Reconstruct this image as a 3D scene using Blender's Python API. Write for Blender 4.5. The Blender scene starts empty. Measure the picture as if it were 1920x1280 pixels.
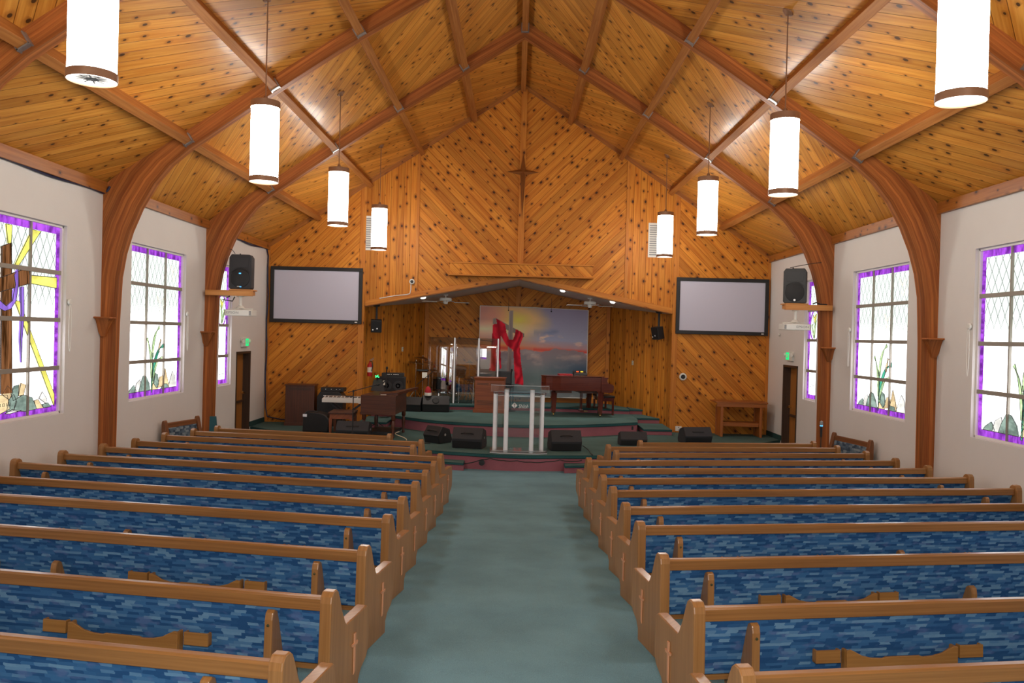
import bpy, bmesh, math, random
from math import sin, cos, pi, radians as R, sqrt, hypot, atan2, floor as ifloor
from mathutils import Vector as V, Matrix as M

# ------------------------------------------------------------------ camera, world, exposure
S = bpy.context.scene
COL = S.collection
cam_d = bpy.data.cameras.new('camera'); cam = bpy.data.objects.new('camera', cam_d); COL.objects.link(cam)
cam_d.sensor_width = 36.0; cam_d.lens = 1550 / 1920 * 36.0; cam_d.clip_end = 200
cam.matrix_world = M.Translation((-0.0175, 0, 2.073)) @ M.Rotation(0.0052, 4, 'Z') @ M.Rotation(pi / 2 - 0.0081, 4, 'X') @ M.Rotation(0.0256, 4, 'Z')
S.camera = cam
W = bpy.data.worlds.new('world'); S.world = W; W.use_nodes = True
W.node_tree.nodes['Background'].inputs[0].default_value = (0.75, 0.85, 1.0, 1)
W.node_tree.nodes['Background'].inputs[1].default_value = 0.6
S.view_settings.view_transform = 'Standard'; S.view_settings.look = 'None'
S.view_settings.exposure = 0.36; S.view_settings.gamma = 1.0; S.view_settings.use_curve_mapping = False
S.cycles.use_denoising = True; S.cycles.adaptive_threshold = 0.05
S.cycles.max_bounces = 6; S.cycles.diffuse_bounces = 3; S.cycles.glossy_bounces = 2; S.cycles.transparent_max_bounces = 12
S.cycles.caustics_reflective = False; S.cycles.caustics_refractive = False
S.cycles.sample_clamp_indirect = 4.0
LAMP = 20.0        # pendant tube glow
SKYW = 3.0         # daylight in the glass
# the camera's own flash, fired beside the lens
fl = bpy.data.lights.new('flash', 'AREA'); fl.shape = 'DISK'; fl.size = 0.3; fl.energy = 130; fl.color = (1.0, .97, .92)
flo = bpy.data.objects.new('flash', fl); COL.objects.link(flo)
flo.location = (-0.02, -0.12, 2.35); flo.rotation_euler = (R(90), 0, 0)
random.seed(7)

# ------------------------------------------------------------------ material helper
class NT:
    def __init__(s, name):
        s.mat = bpy.data.materials.new(name); s.mat.use_nodes = True
        s.t = s.mat.node_tree; s.t.nodes.clear()
        s.out = s.t.nodes.new('ShaderNodeOutputMaterial')
    def n(s, typ, **kw):
        k = s.t.nodes.new(typ)
        for a, v in kw.items(): setattr(k, a, v)
        return k
    def put(s, sock, v):
        if isinstance(v, bpy.types.NodeSocket): s.t.links.new(v, sock)
        elif v is not None:
            if isinstance(v, (tuple, list)) and len(v) == 3 and sock.type == 'RGBA': v = (*v, 1)
            sock.default_value = v
    def m(s, op, a, b=None, c=None, clamp=False):
        k = s.n('ShaderNodeMath', operation=op, use_clamp=clamp); s.put(k.inputs[0], a); s.put(k.inputs[1], b)
        if c is not None: s.put(k.inputs[2], c)
        return k.outputs[0]
    def mix(s, f, a, b, mode='MIX'):
        k = s.n('ShaderNodeMix', data_type='RGBA', blend_type=mode); s.put(k.inputs[0], f); s.put(k.inputs[6], a); s.put(k.inputs[7], b)
        return k.outputs[2]
    def ss(s, x, a, b):
        k = s.n('ShaderNodeMapRange', interpolation_type='SMOOTHSTEP'); s.put(k.inputs[0], x); s.put(k.inputs[1], a); s.put(k.inputs[2], b)
        return k.outputs[0]
    def xyz(s, x, y, z=0.0):
        k = s.n('ShaderNodeCombineXYZ'); s.put(k.inputs[0], x); s.put(k.inputs[1], y); s.put(k.inputs[2], z); return k.outputs[0]
    def sep(s, v):
        k = s.n('ShaderNodeSeparateXYZ'); s.put(k.inputs[0], v); return k.outputs
    def noise(s, v, scale=1.0, detail=4.0, rough=0.55):
        k = s.n('ShaderNodeTexNoise'); s.put(k.inputs['Vector'], v); k.inputs['Scale'].default_value = scale
        k.inputs['Detail'].default_value = detail; k.inputs['Roughness'].default_value = rough; return k.outputs[0]
    def wn(s, v):
        k = s.n('ShaderNodeTexWhiteNoise', noise_dimensions='3D'); s.put(k.inputs[0], v); return k.outputs[0]
    def uv(s): return s.n('ShaderNodeTexCoord').outputs['UV']
    def obj(s): return s.n('ShaderNodeTexCoord').outputs['Object']
    def bsdf(s, col, rough=0.5, metal=0.0, bump=None, bs=0.3, bd=0.01, spec=None, coat=None):
        k = s.n('ShaderNodeBsdfPrincipled'); s.put(k.inputs['Base Color'], col); s.put(k.inputs['Roughness'], rough); s.put(k.inputs['Metallic'], metal)
        if spec is not None: k.inputs['Specular IOR Level'].default_value = spec
        if coat: k.inputs['Coat Weight'].default_value = coat; k.inputs['Coat Roughness'].default_value = 0.12
        if bump is not None:
            b = s.n('ShaderNodeBump'); b.inputs['Strength'].default_value = bs; b.inputs['Distance'].default_value = bd
            s.put(b.inputs['Height'], bump); s.t.links.new(b.outputs[0], k.inputs['Normal'])
        s.t.links.new(k.outputs[0], s.out.inputs[0]); return s.mat
    def emit(s, col, st):
        k = s.n('ShaderNodeEmission'); s.put(k.inputs[0], col); s.put(k.inputs[1], st); s.t.links.new(k.outputs[0], s.out.inputs[0]); return s.mat

def srgb(r, g, b):
    return tuple((c / 255 / 12.92 if c / 255 <= .04045 else ((c / 255 + .055) / 1.055) ** 2.4) for c in (r, g, b))

def wood(name, c1, c2, plank=None, knots=0.0, rough=0.4, lam=None, tone=0.3, grain=26.0, spec=0.5, coat=None, halo=None):
    t = NT(name); u, v, _ = t.sep(t.uv())
    if plank:
        row = t.m('FLOOR', t.m('DIVIDE', v, plank)); fr = t.m('FRACT', t.m('DIVIDE', v, plank))
        rnd = t.wn(t.xyz(row, 3.7, 1.3)); u2 = t.m('MULTIPLY_ADD', rnd, 37.0, u)
    elif lam:
        row = t.m('FLOOR', t.m('DIVIDE', v, lam)); fr = t.m('FRACT', t.m('DIVIDE', v, lam))
        rnd = t.wn(t.xyz(row, 5.1, 2.3)); u2 = t.m('MULTIPLY_ADD', rnd, 31.0, u)
    else:
        row = 0.0; rnd = None; u2 = u
    g = t.noise(t.xyz(t.m('MULTIPLY', u2, 1.1), t.m('MULTIPLY', v, grain), row), 1.0, 5, 0.6)
    g2 = t.noise(t.xyz(t.m('MULTIPLY', u2, 0.5), t.m('MULTIPLY', v, 6.0), row), 1.0, 2)
    col = t.mix(t.ss(t.m('ADD', t.m('MULTIPLY', g, .65), t.m('MULTIPLY', g2, .35)), .32, .68), c1, c2)
    bump = None
    if rnd is not None:
        k = t.m('ADD', t.m('MULTIPLY', rnd, tone), 1.0 - tone * .55)
        col = t.mix(1.0, col, t.xyz(k, k, k), 'MULTIPLY')
    if knots > 0:
        vo = t.n('ShaderNodeTexVoronoi', voronoi_dimensions='2D', feature='F1')
        w = plank or 0.15
        t.put(vo.inputs['Vector'], t.xyz(t.m('DIVIDE', u2, 0.24), t.m('DIVIDE', v, w)))
        vo.inputs['Scale'].default_value = 1.0; vo.inputs['Randomness'].default_value = 0.85
        cr, cg, cb = t.sep(vo.outputs['Color'])
        keep = t.m('LESS_THAN', cr, knots)
        rad = t.m('MULTIPLY', t.m('MULTIPLY_ADD', cg, .13, .06), keep)
        d = vo.outputs['Distance']
        hal = t.m('SUBTRACT', 1.0, t.ss(d, rad, t.m('MULTIPLY_ADD', rad, 2.6, .0001)))
        col = t.mix(t.m('MULTIPLY', hal, .5), col, halo or (c1[0] * .45, c1[1] * .3, c1[2] * .3))
        kn = t.m('SUBTRACT', 1.0, t.ss(d, t.m('MULTIPLY', rad, .6), t.m('MULTIPLY_ADD', rad, 1.0, .0001)))
        col = t.mix(t.m('MULTIPLY', kn, .88), col, (.022, .010, .006))
    if plank:
        e = t.m('MINIMUM', fr, t.m('SUBTRACT', 1.0, fr)); gr = t.ss(e, .006, .035)
        col = t.mix(t.m('SUBTRACT', 1.0, gr), col, (c1[0] * .34, c1[1] * .26, c1[2] * .2))
        bump = gr
    elif lam:
        e = t.m('MINIMUM', fr, t.m('SUBTRACT', 1.0, fr)); gr = t.ss(e, .0, .08)
        col = t.mix(t.m('MULTIPLY', t.m('SUBTRACT', 1.0, gr), .35), col, (c1[0] * .4, c1[1] * .3, c1[2] * .3))
    return t.bsdf(col, rough, bump=bump, bs=.5, bd=.006, spec=spec, coat=coat)

def plain(name, col, rough=.5, metal=0.0, spec=None, bumpscale=None, var=0.0, vs=6.0, coat=None):
    t = NT(name); bump = None; c = col
    if var:
        f = t.noise(t.obj(), vs, 3); c = t.mix(f, tuple(x * (1 - var) for x in col), tuple(x * (1 + var) for x in col))
    if bumpscale: bump = t.noise(t.obj(), bumpscale, 3)
    return t.bsdf(c, rough, metal, bump=bump, bs=.35, bd=.004, spec=spec, coat=coat)

def clear(name, refl=.10, tint=(.97, .98, .98), rough=0.0):
    t = NT(name); tr = t.n('ShaderNodeBsdfTransparent'); tr.inputs[0].default_value = (*tint, 1)
    gl = t.n('ShaderNodeBsdfGlossy'); gl.inputs['Roughness'].default_value = rough; gl.inputs[0].default_value = (1, 1, 1, 1)
    lw = t.n('ShaderNodeLayerWeight'); lw.inputs[0].default_value = .25
    f = t.m('ADD', t.m('MULTIPLY', lw.outputs['Fresnel'], .6), refl, clamp=True)
    mx = t.n('ShaderNodeMixShader'); t.put(mx.inputs[0], f); t.t.links.new(tr.outputs[0], mx.inputs[1]); t.t.links.new(gl.outputs[0], mx.inputs[2])
    t.t.links.new(mx.outputs[0], t.out.inputs[0]); return t.mat

def glow(name, col, st, stripes=None, dk=.62, along=False):
    t = NT(name); c = col
    if stripes:
        u, v, _ = t.sep(t.uv())
        f = t.noise(t.xyz(t.m('MULTIPLY', u, 1.6 if along else stripes), t.m('MULTIPLY', v, stripes if along else 3.0)), 1.0, 3, .6)
        c = t.mix(t.ss(f, .34, .68), tuple(x * dk for x in col), tuple(min(1.2, x * 1.4 + .03) for x in col))
    return t.emit(c, st)

MAT = {}
MAT['ceil'] = wood('knotty_pine_ceiling', srgb(190, 116, 36), srgb(222, 158, 70), plank=.18, knots=.42, rough=.42, tone=.32, spec=.35, coat=.12, halo=srgb(150, 84, 30))
MAT['pine'] = wood('knotty_pine_wall', srgb(184, 104, 28), srgb(216, 145, 54), plank=.155, knots=.5, rough=.52, tone=.34, spec=.25)
MAT['trim'] = wood('pine_trim', srgb(184, 106, 34), srgb(210, 138, 54), plank=None, knots=.25, rough=.5, spec=.3)
MAT['fascia'] = wood('stained_fascia', srgb(142, 80, 28), srgb(178, 112, 46), plank=None, knots=.35, rough=.4)
MAT['glulam'] = wood('glulam_beam', srgb(140, 75, 34), srgb(184, 112, 56), lam=.042, rough=.5, spec=.3, tone=.55, grain=40)
MAT['purlin'] = wood('purlin_fir', srgb(150, 88, 38), srgb(182, 120, 60), rough=.6, grain=36, spec=.2)
MAT['pew'] = wood('pew_oak', srgb(130, 86, 42), srgb(160, 111, 60), rough=.30, grain=60, coat=.2)
MAT['pewend'] = wood('pew_end_oak', srgb(142, 97, 52), srgb(168, 120, 70), rough=.33, grain=70, coat=.15)
MAT['rackwood'] = wood('rack_oak', srgb(142, 94, 44), srgb(168, 118, 60), rough=.4, grain=50)
MAT['inlay'] = wood('cross_inlay', srgb(196, 134, 96), srgb(214, 158, 118), rough=.4, grain=40)
MAT['darkoak'] = wood('side_pew_oak', srgb(104, 62, 34), srgb(132, 84, 48), rough=.4, grain=50)
MAT['walnut'] = wood('organ_walnut', srgb(66, 32, 18), srgb(94, 50, 28), rough=.4, grain=45)
MAT['mahog'] = wood('mahogany', srgb(82, 30, 22), srgb(104, 46, 32), rough=.14, grain=30, coat=.9)
MAT['cherry'] = wood('pulpit_cherry', srgb(120, 58, 28), srgb(150, 80, 40), rough=.4, grain=40)
MAT['table'] = wood('table_oak', srgb(146, 80, 34), srgb(176, 106, 50), rough=.4, grain=40)
MAT['shelf'] = wood('shelf_pine', srgb(190, 122, 56), srgb(214, 150, 82), rough=.45, grain=30)
MAT['crosswood'] = wood('wall_cross_wood', srgb(110, 62, 26), srgb(140, 84, 38), rough=.4, grain=40)
MAT['doorw'] = wood('door_wood', srgb(150, 92, 36), srgb(176, 116, 52), rough=.4, grain=30)
MAT['doorframe'] = wood('door_frame_dark', srgb(52, 36, 24), srgb(72, 50, 34), rough=.5)
MAT['plaster'] = plain('white_plaster', srgb(224, 219, 213), .75, bumpscale=60, var=.03, vs=2.0)
MAT['soffit'] = plain('grey_soffit', srgb(205, 200, 196), .8)
MAT['reveal'] = plain('window_reveal', srgb(232, 226, 224), .6)
MAT['muntin'] = plain('grey_muntin', srgb(150, 142, 130), .5)
MAT['black'] = plain('black_plastic', (.012, .012, .013), .45, var=.2, vs=30)
MAT['blackmat'] = plain('black_carpeted_box', (.020, .020, .023), .85, bumpscale=300)
MAT['grille'] = plain('speaker_grille', (.010, .010, .011), .6, bumpscale=400)
MAT['charcoal'] = plain('charcoal_box', (.030, .030, .034), .7, bumpscale=200)
MAT['white'] = plain('white_plastic', srgb(228, 226, 218), .45)
MAT['cream'] = plain('cream_plastic', srgb(214, 204, 176), .5)
MAT['greyp'] = plain('grey_plastic', srgb(150, 150, 150), .5)
MAT['silver'] = plain('brushed_silver', (.93, .95, .99), .3, .1, var=.02)
MAT['chrome'] = plain('chrome', (.8, .8, .82), .12, 1.0)
MAT['galv'] = plain('galvanised_steel', (.42, .42, .42), .45, .8, var=.2, vs=20)
MAT['bronze'] = plain('bronze_metal', srgb(150, 110, 82), .45, .25)
MAT['brass'] = plain('brass', (.75, .55, .22), .25, 1.0)
MAT['cymbal'] = plain('cymbal_bronze', (.28, .19, .09), .35, 1.0)
MAT['drum'] = plain('drum_shell_black', (.02, .02, .022), .2, coat=.5)
MAT['drumhead'] = plain('drum_head', srgb(200, 198, 192), .6)
MAT['red'] = plain('red_enamel', (.45, .012, .018), .35)
MAT['redfelt'] = plain('red_felt', (.42, .02, .03), .9)
MAT['screen'] = plain('screen_fabric', srgb(200, 199, 216), .8)
MAT['teal'] = plain('teal_board', srgb(30, 82, 92), .7)
MAT['tealbase'] = plain('teal_carpet_base', srgb(22, 62, 60), .95, bumpscale=220)
MAT['bluecable'] = plain('dark_blue_cable', (.012, .014, .05), .5)
MAT['leather'] = plain('black_leather', (.012, .010, .010), .4)
MAT['paper'] = plain('white_paper', (.8, .78, .7), .8)
MAT['acrylic'] = clear('clear_acrylic', .06)
MAT['acryledge'] = plain('acrylic_edge', (.72, .76, .8), .15, .3)
MAT['shield'] = clear('drum_shield_acrylic', .22, (.96, .97, .97))
MAT['etch'] = plain('etched_white', (.7, .72, .72), .7)
MAT['lamp'] = glow('lamp_glow', (1.0, .95, .87), LAMP)
MAT['lampend'] = glow('lamp_diffuser_glow', (1.0, .95, .86), LAMP * .35)
MAT['spot'] = glow('downlight_glow', (1.0, .95, .86), 6.0)
MAT['greenled'] = glow('green_led', (.05, 1.0, .25), 1.6)
MAT['exitface'] = glow('exit_sign_green', (.03, .75, .22), .9)
MAT['blueled'] = glow('blue_led', (.1, .45, 1.0), 1.5)
MAT['redled'] = glow('red_led', (1.0, .12, .03), 1.2)
MAT['amberled'] = glow('amber_led', (1.0, .6, .05), 1.2)
MAT['purple'] = glow('purple_glass', (.36, .055, .66), .95, 9.0, .4)
MAT['yellow'] = glow('yellow_glass', (.96, .86, .16), .82, 5.0, .85)
MAT['drape'] = glow('violet_drape_glass', (.36, .18, .82), .75, 9.0, .62, True)
MAT['browng'] = glow('brown_glass', (.30, .11, .03), .6, 16.0, .2, True)
MAT['leaf1'] = glow('pale_green_glass', (.62, .88, .42), .95, 6.0)
MAT['leaf2'] = glow('green_glass', (.06, .46, .28), .8, 6.0)
MAT['rockg'] = glow('grey_green_rock_glass', (.27, .37, .31), .8, 7.0)
MAT['rockt'] = glow('tan_rock_glass', (.92, .66, .36), .78, 6.0, .8)
MAT['rockw'] = glow('white_rock_glass', (.82, .80, .74), .85, 5.0, .85)
MAT['lead'] = plain('lead_came', (.06, .06, .065), .6)
MAT['dove'] = glow('dove_outline_glass', (.80, .74, .62), .95)

# clear leaded glass: daylight behind, diamond leading in the upper half
t = NT('leaded_glass'); u, v, _ = t.sep(t.uv())
a = t.m('FRACT', t.m('ADD', t.m('DIVIDE', u, .155), t.m('DIVIDE', v, .29))); b = t.m('FRACT', t.m('SUBTRACT', t.m('DIVIDE', u, .155), t.m('DIVIDE', v, .29)))
la = t.m('MINIMUM', t.m('ABSOLUTE', t.m('SUBTRACT', a, .5)), t.m('ABSOLUTE', t.m('SUBTRACT', b, .5)))
ln = t.m('SUBTRACT', 1.0, t.ss(la, .022, .055)); up = t.ss(v, 1.9, 2.5)
c = t.mix(t.m('MULTIPLY', ln, t.m('MULTIPLY_ADD', up, .66, .26)), t.mix(up, (.97, .98, 1.0), (.90, 1.0, .92)), (.16, .17, .16))
MAT['glass'] = t.emit(c, t.m('MULTIPLY_ADD', up, SKYW * -.68, SKYW))

# carpets
def carpet(name, c, sc=160):
    t = NT(name); o = t.obj()
    f = t.noise(o, sc, 3); g = t.noise(o, 1.3, 3); h = t.m('ADD', t.m('MULTIPLY', f, .5), t.m('MULTIPLY', g, .5))
    return t.bsdf(t.mix(t.ss(h, .3, .7), tuple(x * .78 for x in c), tuple(x * 1.2 for x in c)), .95, bump=f, bs=.5, bd=.006, spec=.1)
MAT['carpet'] = carpet('teal_aisle_carpet', srgb(118, 160, 176))
MAT['stagecarpet'] = carpet('dark_teal_stage_carpet', srgb(84, 112, 110))
MAT['nosing'] = carpet('stage_nosing_carpet', srgb(50, 90, 92))
MAT['rose'] = carpet('rose_riser_carpet', srgb(160, 100, 110))

def fabric(name, dark, mid, light, pl, bw=.085, bh=.021):
    t = NT(name); uvv = t.uv(); u, v, _ = t.sep(uvv)
    wob = t.noise(t.xyz(t.m('MULTIPLY', u, 9.), t.m('MULTIPLY', v, 30.)), 1.0, 2)
    bk = t.n('ShaderNodeTexBrick'); bk.offset = .43; bk.squash = 1.6; bk.squash_frequency = 3
    t.put(bk.inputs['Vector'], t.xyz(t.m('MULTIPLY_ADD', wob, .05, u), t.m('MULTIPLY_ADD', wob, .012, v)))
    for k, x in (('Scale', 1.0), ('Mortar Size', .0), ('Brick Width', bw), ('Row Height', bh), ('Bias', 0.0)): bk.inputs[k].default_value = x
    bk.inputs['Color1'].default_value = (0, 0, 0, 1); bk.inputs['Color2'].default_value = (1, 1, 1, 1)
    r = t.sep(bk.outputs[0])[0]
    c = t.mix(t.ss(r, .15, .55), dark, mid)
    c = t.mix(t.ss(r, .62, .95), c, light)
    p = t.noise(t.xyz(t.m('MULTIPLY', u, 8.), t.m('MULTIPLY', v, 14.)), 1.0, 2)
    c = t.mix(t.m('MULTIPLY', t.ss(p, .55, .7), .6), c, pl)
    f = t.noise(t.xyz(t.m('MULTIPLY', u, 60.), t.m('MULTIPLY', v, 420.)), 1.0, 2)
    c = t.mix(t.m('MULTIPLY', f, .35), c, dark)
    return t.bsdf(c, .92, bump=f, bs=.3, bd=.002, spec=.15)
MAT['fabric'] = fabric('pew_blue_fabric', srgb(42, 84, 132), srgb(68, 116, 164), srgb(122, 162, 194), srgb(104, 120, 168), .07, .020)
MAT['fabric2'] = fabric('side_pew_grey_fabric', srgb(58, 72, 88), srgb(92, 110, 126), srgb(140, 154, 160), srgb(100, 118, 134), .05, .03)

# ------------------------------------------------------------------ mesh helper
class MB:
    def __init__(s): s.v = []; s.f = []
    def add(s, verts, faces, grain=None, mat=0, uvs=None):
        o = len(s.v); off = (random.random() * 11, random.random() * 7) if grain is not None else (0, 0)
        s.v += [V(p) for p in verts]
        for i, f in enumerate(faces): s.f.append((tuple(o + k for k in f), V(grain) if grain is not None else None, mat, uvs[i] if uvs else None, off))
        return s
    def hexa(s, p, grain=None, mat=0):
        return s.add(p, [(0, 3, 2, 1), (4, 5, 6, 7), (0, 1, 5, 4), (1, 2, 6, 5), (2, 3, 7, 6), (3, 0, 4, 7)], grain, mat)
    def box(s, c, d, grain=None, mat=0, rot=None):
        c = V(c); h = [x / 2 for x in d]
        p = [V((sx * h[0], sy * h[1], sz * h[2])) for sz in (-1, 1) for sx, sy in ((-1, -1), (1, -1), (1, 1), (-1, 1))]
        if rot: p = [rot @ q for q in p]
        if grain is None: grain = (1, 0, 0) if d[0] >= max(d[1], d[2]) else ((0, 1, 0) if d[1] >= d[2] else (0, 0, 1))
        g = V(grain); g = rot @ g if rot else g
        return s.hexa([c + q for q in p], g, mat)
    def span(s, x0, x1, y0, y1, z0, z1, grain=None, mat=0):
        return s.box(((x0 + x1) / 2, (y0 + y1) / 2, (z0 + z1) / 2), (abs(x1 - x0), abs(y1 - y0), abs(z1 - z0)), grain, mat)
    def bar(s, p, q, w, h, grain=None, mat=0, up=(0, 0, 1)):
        p, q = V(p), V(q); d = (q - p).normalized(); u = V(up); x = d.cross(u)
        if x.length < 1e-4: x = d.cross(V((1, 0, 0)))
        x.normalize(); z = x.cross(d).normalized()
        P = [a + x * i * w / 2 + z * j * h / 2 for a in (p, q) for i, j in ((-1, -1), (1, -1), (1, 1), (-1, 1))]
        return s.hexa(P, grain if grain is not None else d, mat)
    def prism(s, pts, a0, a1, fn, grain=None, mat=0):
        """pts: closed 2-D outline; fn(p, q, a) -> point; extruded from a0 to a1"""
        n = len(pts); vs = [fn(x, y, a0) for x, y in pts] + [fn(x, y, a1) for x, y in pts]
        fs = [tuple(range(n)), tuple(range(2 * n - 1, n - 1, -1))] + [(i, i + n, (i + 1) % n + n, (i + 1) % n) for i in range(n)]
        return s.add(vs, fs, grain, mat)
    def lathe(s, prof, c=(0, 0, 0), seg=24, axis=None, mat=0, caps=True, grain=None):
        c = V(c); q = (V(axis).normalized().to_track_quat('Z', 'Y') if axis else None); vs = []; n = len(prof)
        for k in range(seg):
            a = 2 * pi * k / seg
            for r, z in prof:
                p = V((r * cos(a), r * sin(a), z)); vs.append(c + (q @ p if q else p))
        fs = [(k * n + i, ((k + 1) % seg) * n + i, ((k + 1) % seg) * n + i + 1, k * n + i + 1) for k in range(seg) for i in range(n - 1)]
        if caps:
            if prof[0][0] > 1e-5: fs.append(tuple(k * n for k in reversed(range(seg))))
            if prof[-1][0] > 1e-5: fs.append(tuple(k * n + n - 1 for k in range(seg)))
        return s.add(vs, fs, grain if grain is not None else (0, 0, 1), mat)
    def cyl(s, p, q, r, seg=12, mat=0, r2=None):
        p, q = V(p), V(q); return s.lathe([(r, 0), (r if r2 is None else r2, (q - p).length)], p, seg, q - p, mat)
    def tube(s, pts, r, seg=8, mat=0):
        pts = [V(p) for p in pts]; n = len(pts); vs = []; x = None
        for i, p in enumerate(pts):
            d = (pts[min(i + 1, n - 1)] - pts[max(i - 1, 0)]).normalized()
            if x is None: x = d.cross(V((0, 0, 1)) if abs(d.z) < .9 else V((1, 0, 0)))
            x = (x - d * x.dot(d)).normalized(); y = d.cross(x)
            vs += [p + (x * cos(2 * pi * k / seg) + y * sin(2 * pi * k / seg)) * r for k in range(seg)]
        fs = [(i * seg + k, i * seg + (k + 1) % seg, (i + 1) * seg + (k + 1) % seg, (i + 1) * seg + k) for i in range(n - 1) for k in range(seg)]
        fs += [tuple(reversed(range(seg))), tuple((n - 1) * seg + k for k in range(seg))]
        return s.add(vs, fs, (0, 0, 1), mat)
    def build(s, name, mats, parent=None, bevel=0.0, smooth=False, T=None):
        me = bpy.data.meshes.new(name)
        vs = [T @ p for p in s.v] if T is not None else s.v
        me.from_pydata([tuple(p) for p in vs], [], [f[0] for f in s.f])
        if not isinstance(mats, (list, tuple)): mats = [mats]
        for m in mats: me.materials.append(m)
        bm = bmesh.new(); bm.from_mesh(me)
        bm.faces.ensure_lookup_table()
        L = bm.loops.layers.uv.new('UVMap')
        for i, fc in enumerate(bm.faces):
            _, g, mi, uv, off = s.f[i]; fc.material_index = mi
            if uv:
                for l, q in zip(fc.loops, uv): l[L].uv = q
                continue
            fc.normal_update(); n = fc.normal
            g = (V(g) if g is not None else V((1, 0, 0)))
            if T is not None: g = T.to_3x3() @ g
            if g.length < 1e-6: g = V((1, 0, 0))
            g.normalize(); h = g - n * g.dot(n)
            if h.length < .35: h = n.orthogonal()
            h.normalize(); w = n.cross(h)
            if w.z < -.01 or (abs(w.z) <= .01 and w.x + w.y < 0): w = -w
            for l in fc.loops: l[L].uv = (l.vert.co.dot(h) + off[0], l.vert.co.dot(w) + off[1])
        bmesh.ops.recalc_face_normals(bm, faces=bm.faces)
        if smooth:
            for fc in bm.faces: fc.smooth = True
            for e in bm.edges:
                if len(e.link_faces) == 2 and e.link_faces[0].normal.angle(e.link_faces[1].normal, 0) > R(38): e.smooth = False
        bm.to_mesh(me); bm.free()
        o = bpy.data.objects.new(name, me); COL.objects.link(o)
        if parent: o.parent = parent
        if bevel:
            b = o.modifiers.new('bevel', 'BEVEL'); b.width = bevel; b.segments = 2; b.limit_method = 'ANGLE'; b.angle_limit = R(40)
        return o

def thing(name, label, cat, loc=(0, 0, 0), rz=0.0, group=None):
    o = bpy.data.objects.new(name, None); COL.objects.link(o); o.empty_display_size = .1
    o.location = loc; o.rotation_euler = (0, 0, rz); o['label'] = label; o['category'] = cat
    if group: o['group'] = group
    return o
def tag(o, label, cat, group=None):
    o['label'] = label; o['category'] = cat
    if group: o['group'] = group
    return o
def struct(o): o['kind'] = 'structure'; return o
def text(name, body, size, mat, parent, loc, rot, shear=0.0, ext=.0015, align='CENTER', sx=1.0):
    c = bpy.data.curves.new(name, 'FONT'); c.body = body; c.size = size; c.extrude = ext; c.shear = shear; c.align_x = align; c.align_y = 'CENTER'
    c.materials.append(mat); o = bpy.data.objects.new(name, c); COL.objects.link(o)
    bpy.context.view_layer.update()
    me = bpy.data.meshes.new_from_object(o.evaluated_get(bpy.context.evaluated_depsgraph_get())); bpy.data.objects.remove(o)
    o = bpy.data.objects.new(name, me); COL.objects.link(o)
    o.location = loc; o.rotation_euler = rot; o.scale = (sx, 1, 1)
    if parent: o.parent = parent
    return o
XZ = lambda x, z, a: V((x, a, z))
YZ = lambda y, z, a: V((a, y, z))
XY = lambda x, y, a: V((x, y, a))
G = .0294
fz = lambda y: -G * y                       # the sloping nave floor
CEIL = lambda x: 8.06 - .66 * abs(x)
WX = 6.0; Y3 = 19.72; ARCH = [0.0, 3.95, 7.9, 11.85, 15.8]; AT = .14
Z1, Z2, Z3 = -.15, .12, .24                 # stage levels

# ================================================================== SETTING
# floor
m = MB(); m.hexa([(-6.15, -3, fz(-3) - .2), (6.15, -3, fz(-3) - .2), (6.15, 20, fz(20) - .2), (-6.15, 20, fz(20) - .2), (-6.15, -3, fz(-3)), (6.15, -3, fz(-3)), (6.15, 20, fz(20)), (-6.15, 20, fz(20))], (0, 1, 0))
struct(m.build('floor', MAT['carpet']))

# ceiling: boards run diagonally, turning at every arch
m = MB(); ys = [-3] + ARCH + [Y3 + .1]
sl = hypot(1, .66)
for s in (-1, 1):
    for k in range(len(ys) - 1):
        y0, y1 = ys[k], ys[k + 1]; up = V((-s / sl, 0, .66 / sl))
        sign = 1 if (k % 2 == 1) else -1
        g = (up + V((0, 1, 0)) * sign).normalized()
        p = [V((0, y0, CEIL(0))), V((s * 6.15, y0, CEIL(6.15))), V((s * 6.15, y1, CEIL(6.15))), V((0, y1, CEIL(0)))]
        q = [a + V((0, 0, .15)) for a in p]
        m.hexa(p + q, g)
struct(m.build('ceiling', MAT['ceil']))

# side walls with window and door openings
WIN = {1: (8.83, 10.93), 2: (12.77, 14.88), 3: (16.60, 17.33), 4: (4.88, 6.98), 5: (.93, 3.03)}  # last two are out of view, put in for daylight on the pews
WZ = (.88, 3.36); DOOR = (17.65, 18.60, 1.56)
def side_wall(s, name):
    ops = [(a, b, WZ[0], WZ[1]) for a, b in WIN.values()] + [(DOOR[0], DOOR[1], -.9, DOOR[2])]
    br = sorted({-3.0, Y3 + .1} | {x for o in ops for x in o[:2]})
    m = MB(); x0, x1 = s * WX, s * (WX + .22)
    for a, b in zip(br, br[1:]):
        hit = [o for o in ops if o[0] <= a + 1e-6 and o[1] >= b - 1e-6]
        zs = [(-.9, 4.14)] if not hit else ([(-.9, hit[0][2]), (hit[0][3], 4.14)] if hit[0][2] > -.9 else [(hit[0][3], 4.14)])
        for z0, z1 in zs: m.span(x0, x1, a, b, z0, z1, (0, 1, 0))
    return struct(m.build(name, MAT['plaster']))
side_wall(-1, 'wall_left'); side_wall(1, 'wall_right')
m = MB(); m.span(-6.2, 6.2, -3.2, -3, -.3, 8.2); struct(m.build('wall_rear', MAT['plaster']))

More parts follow.
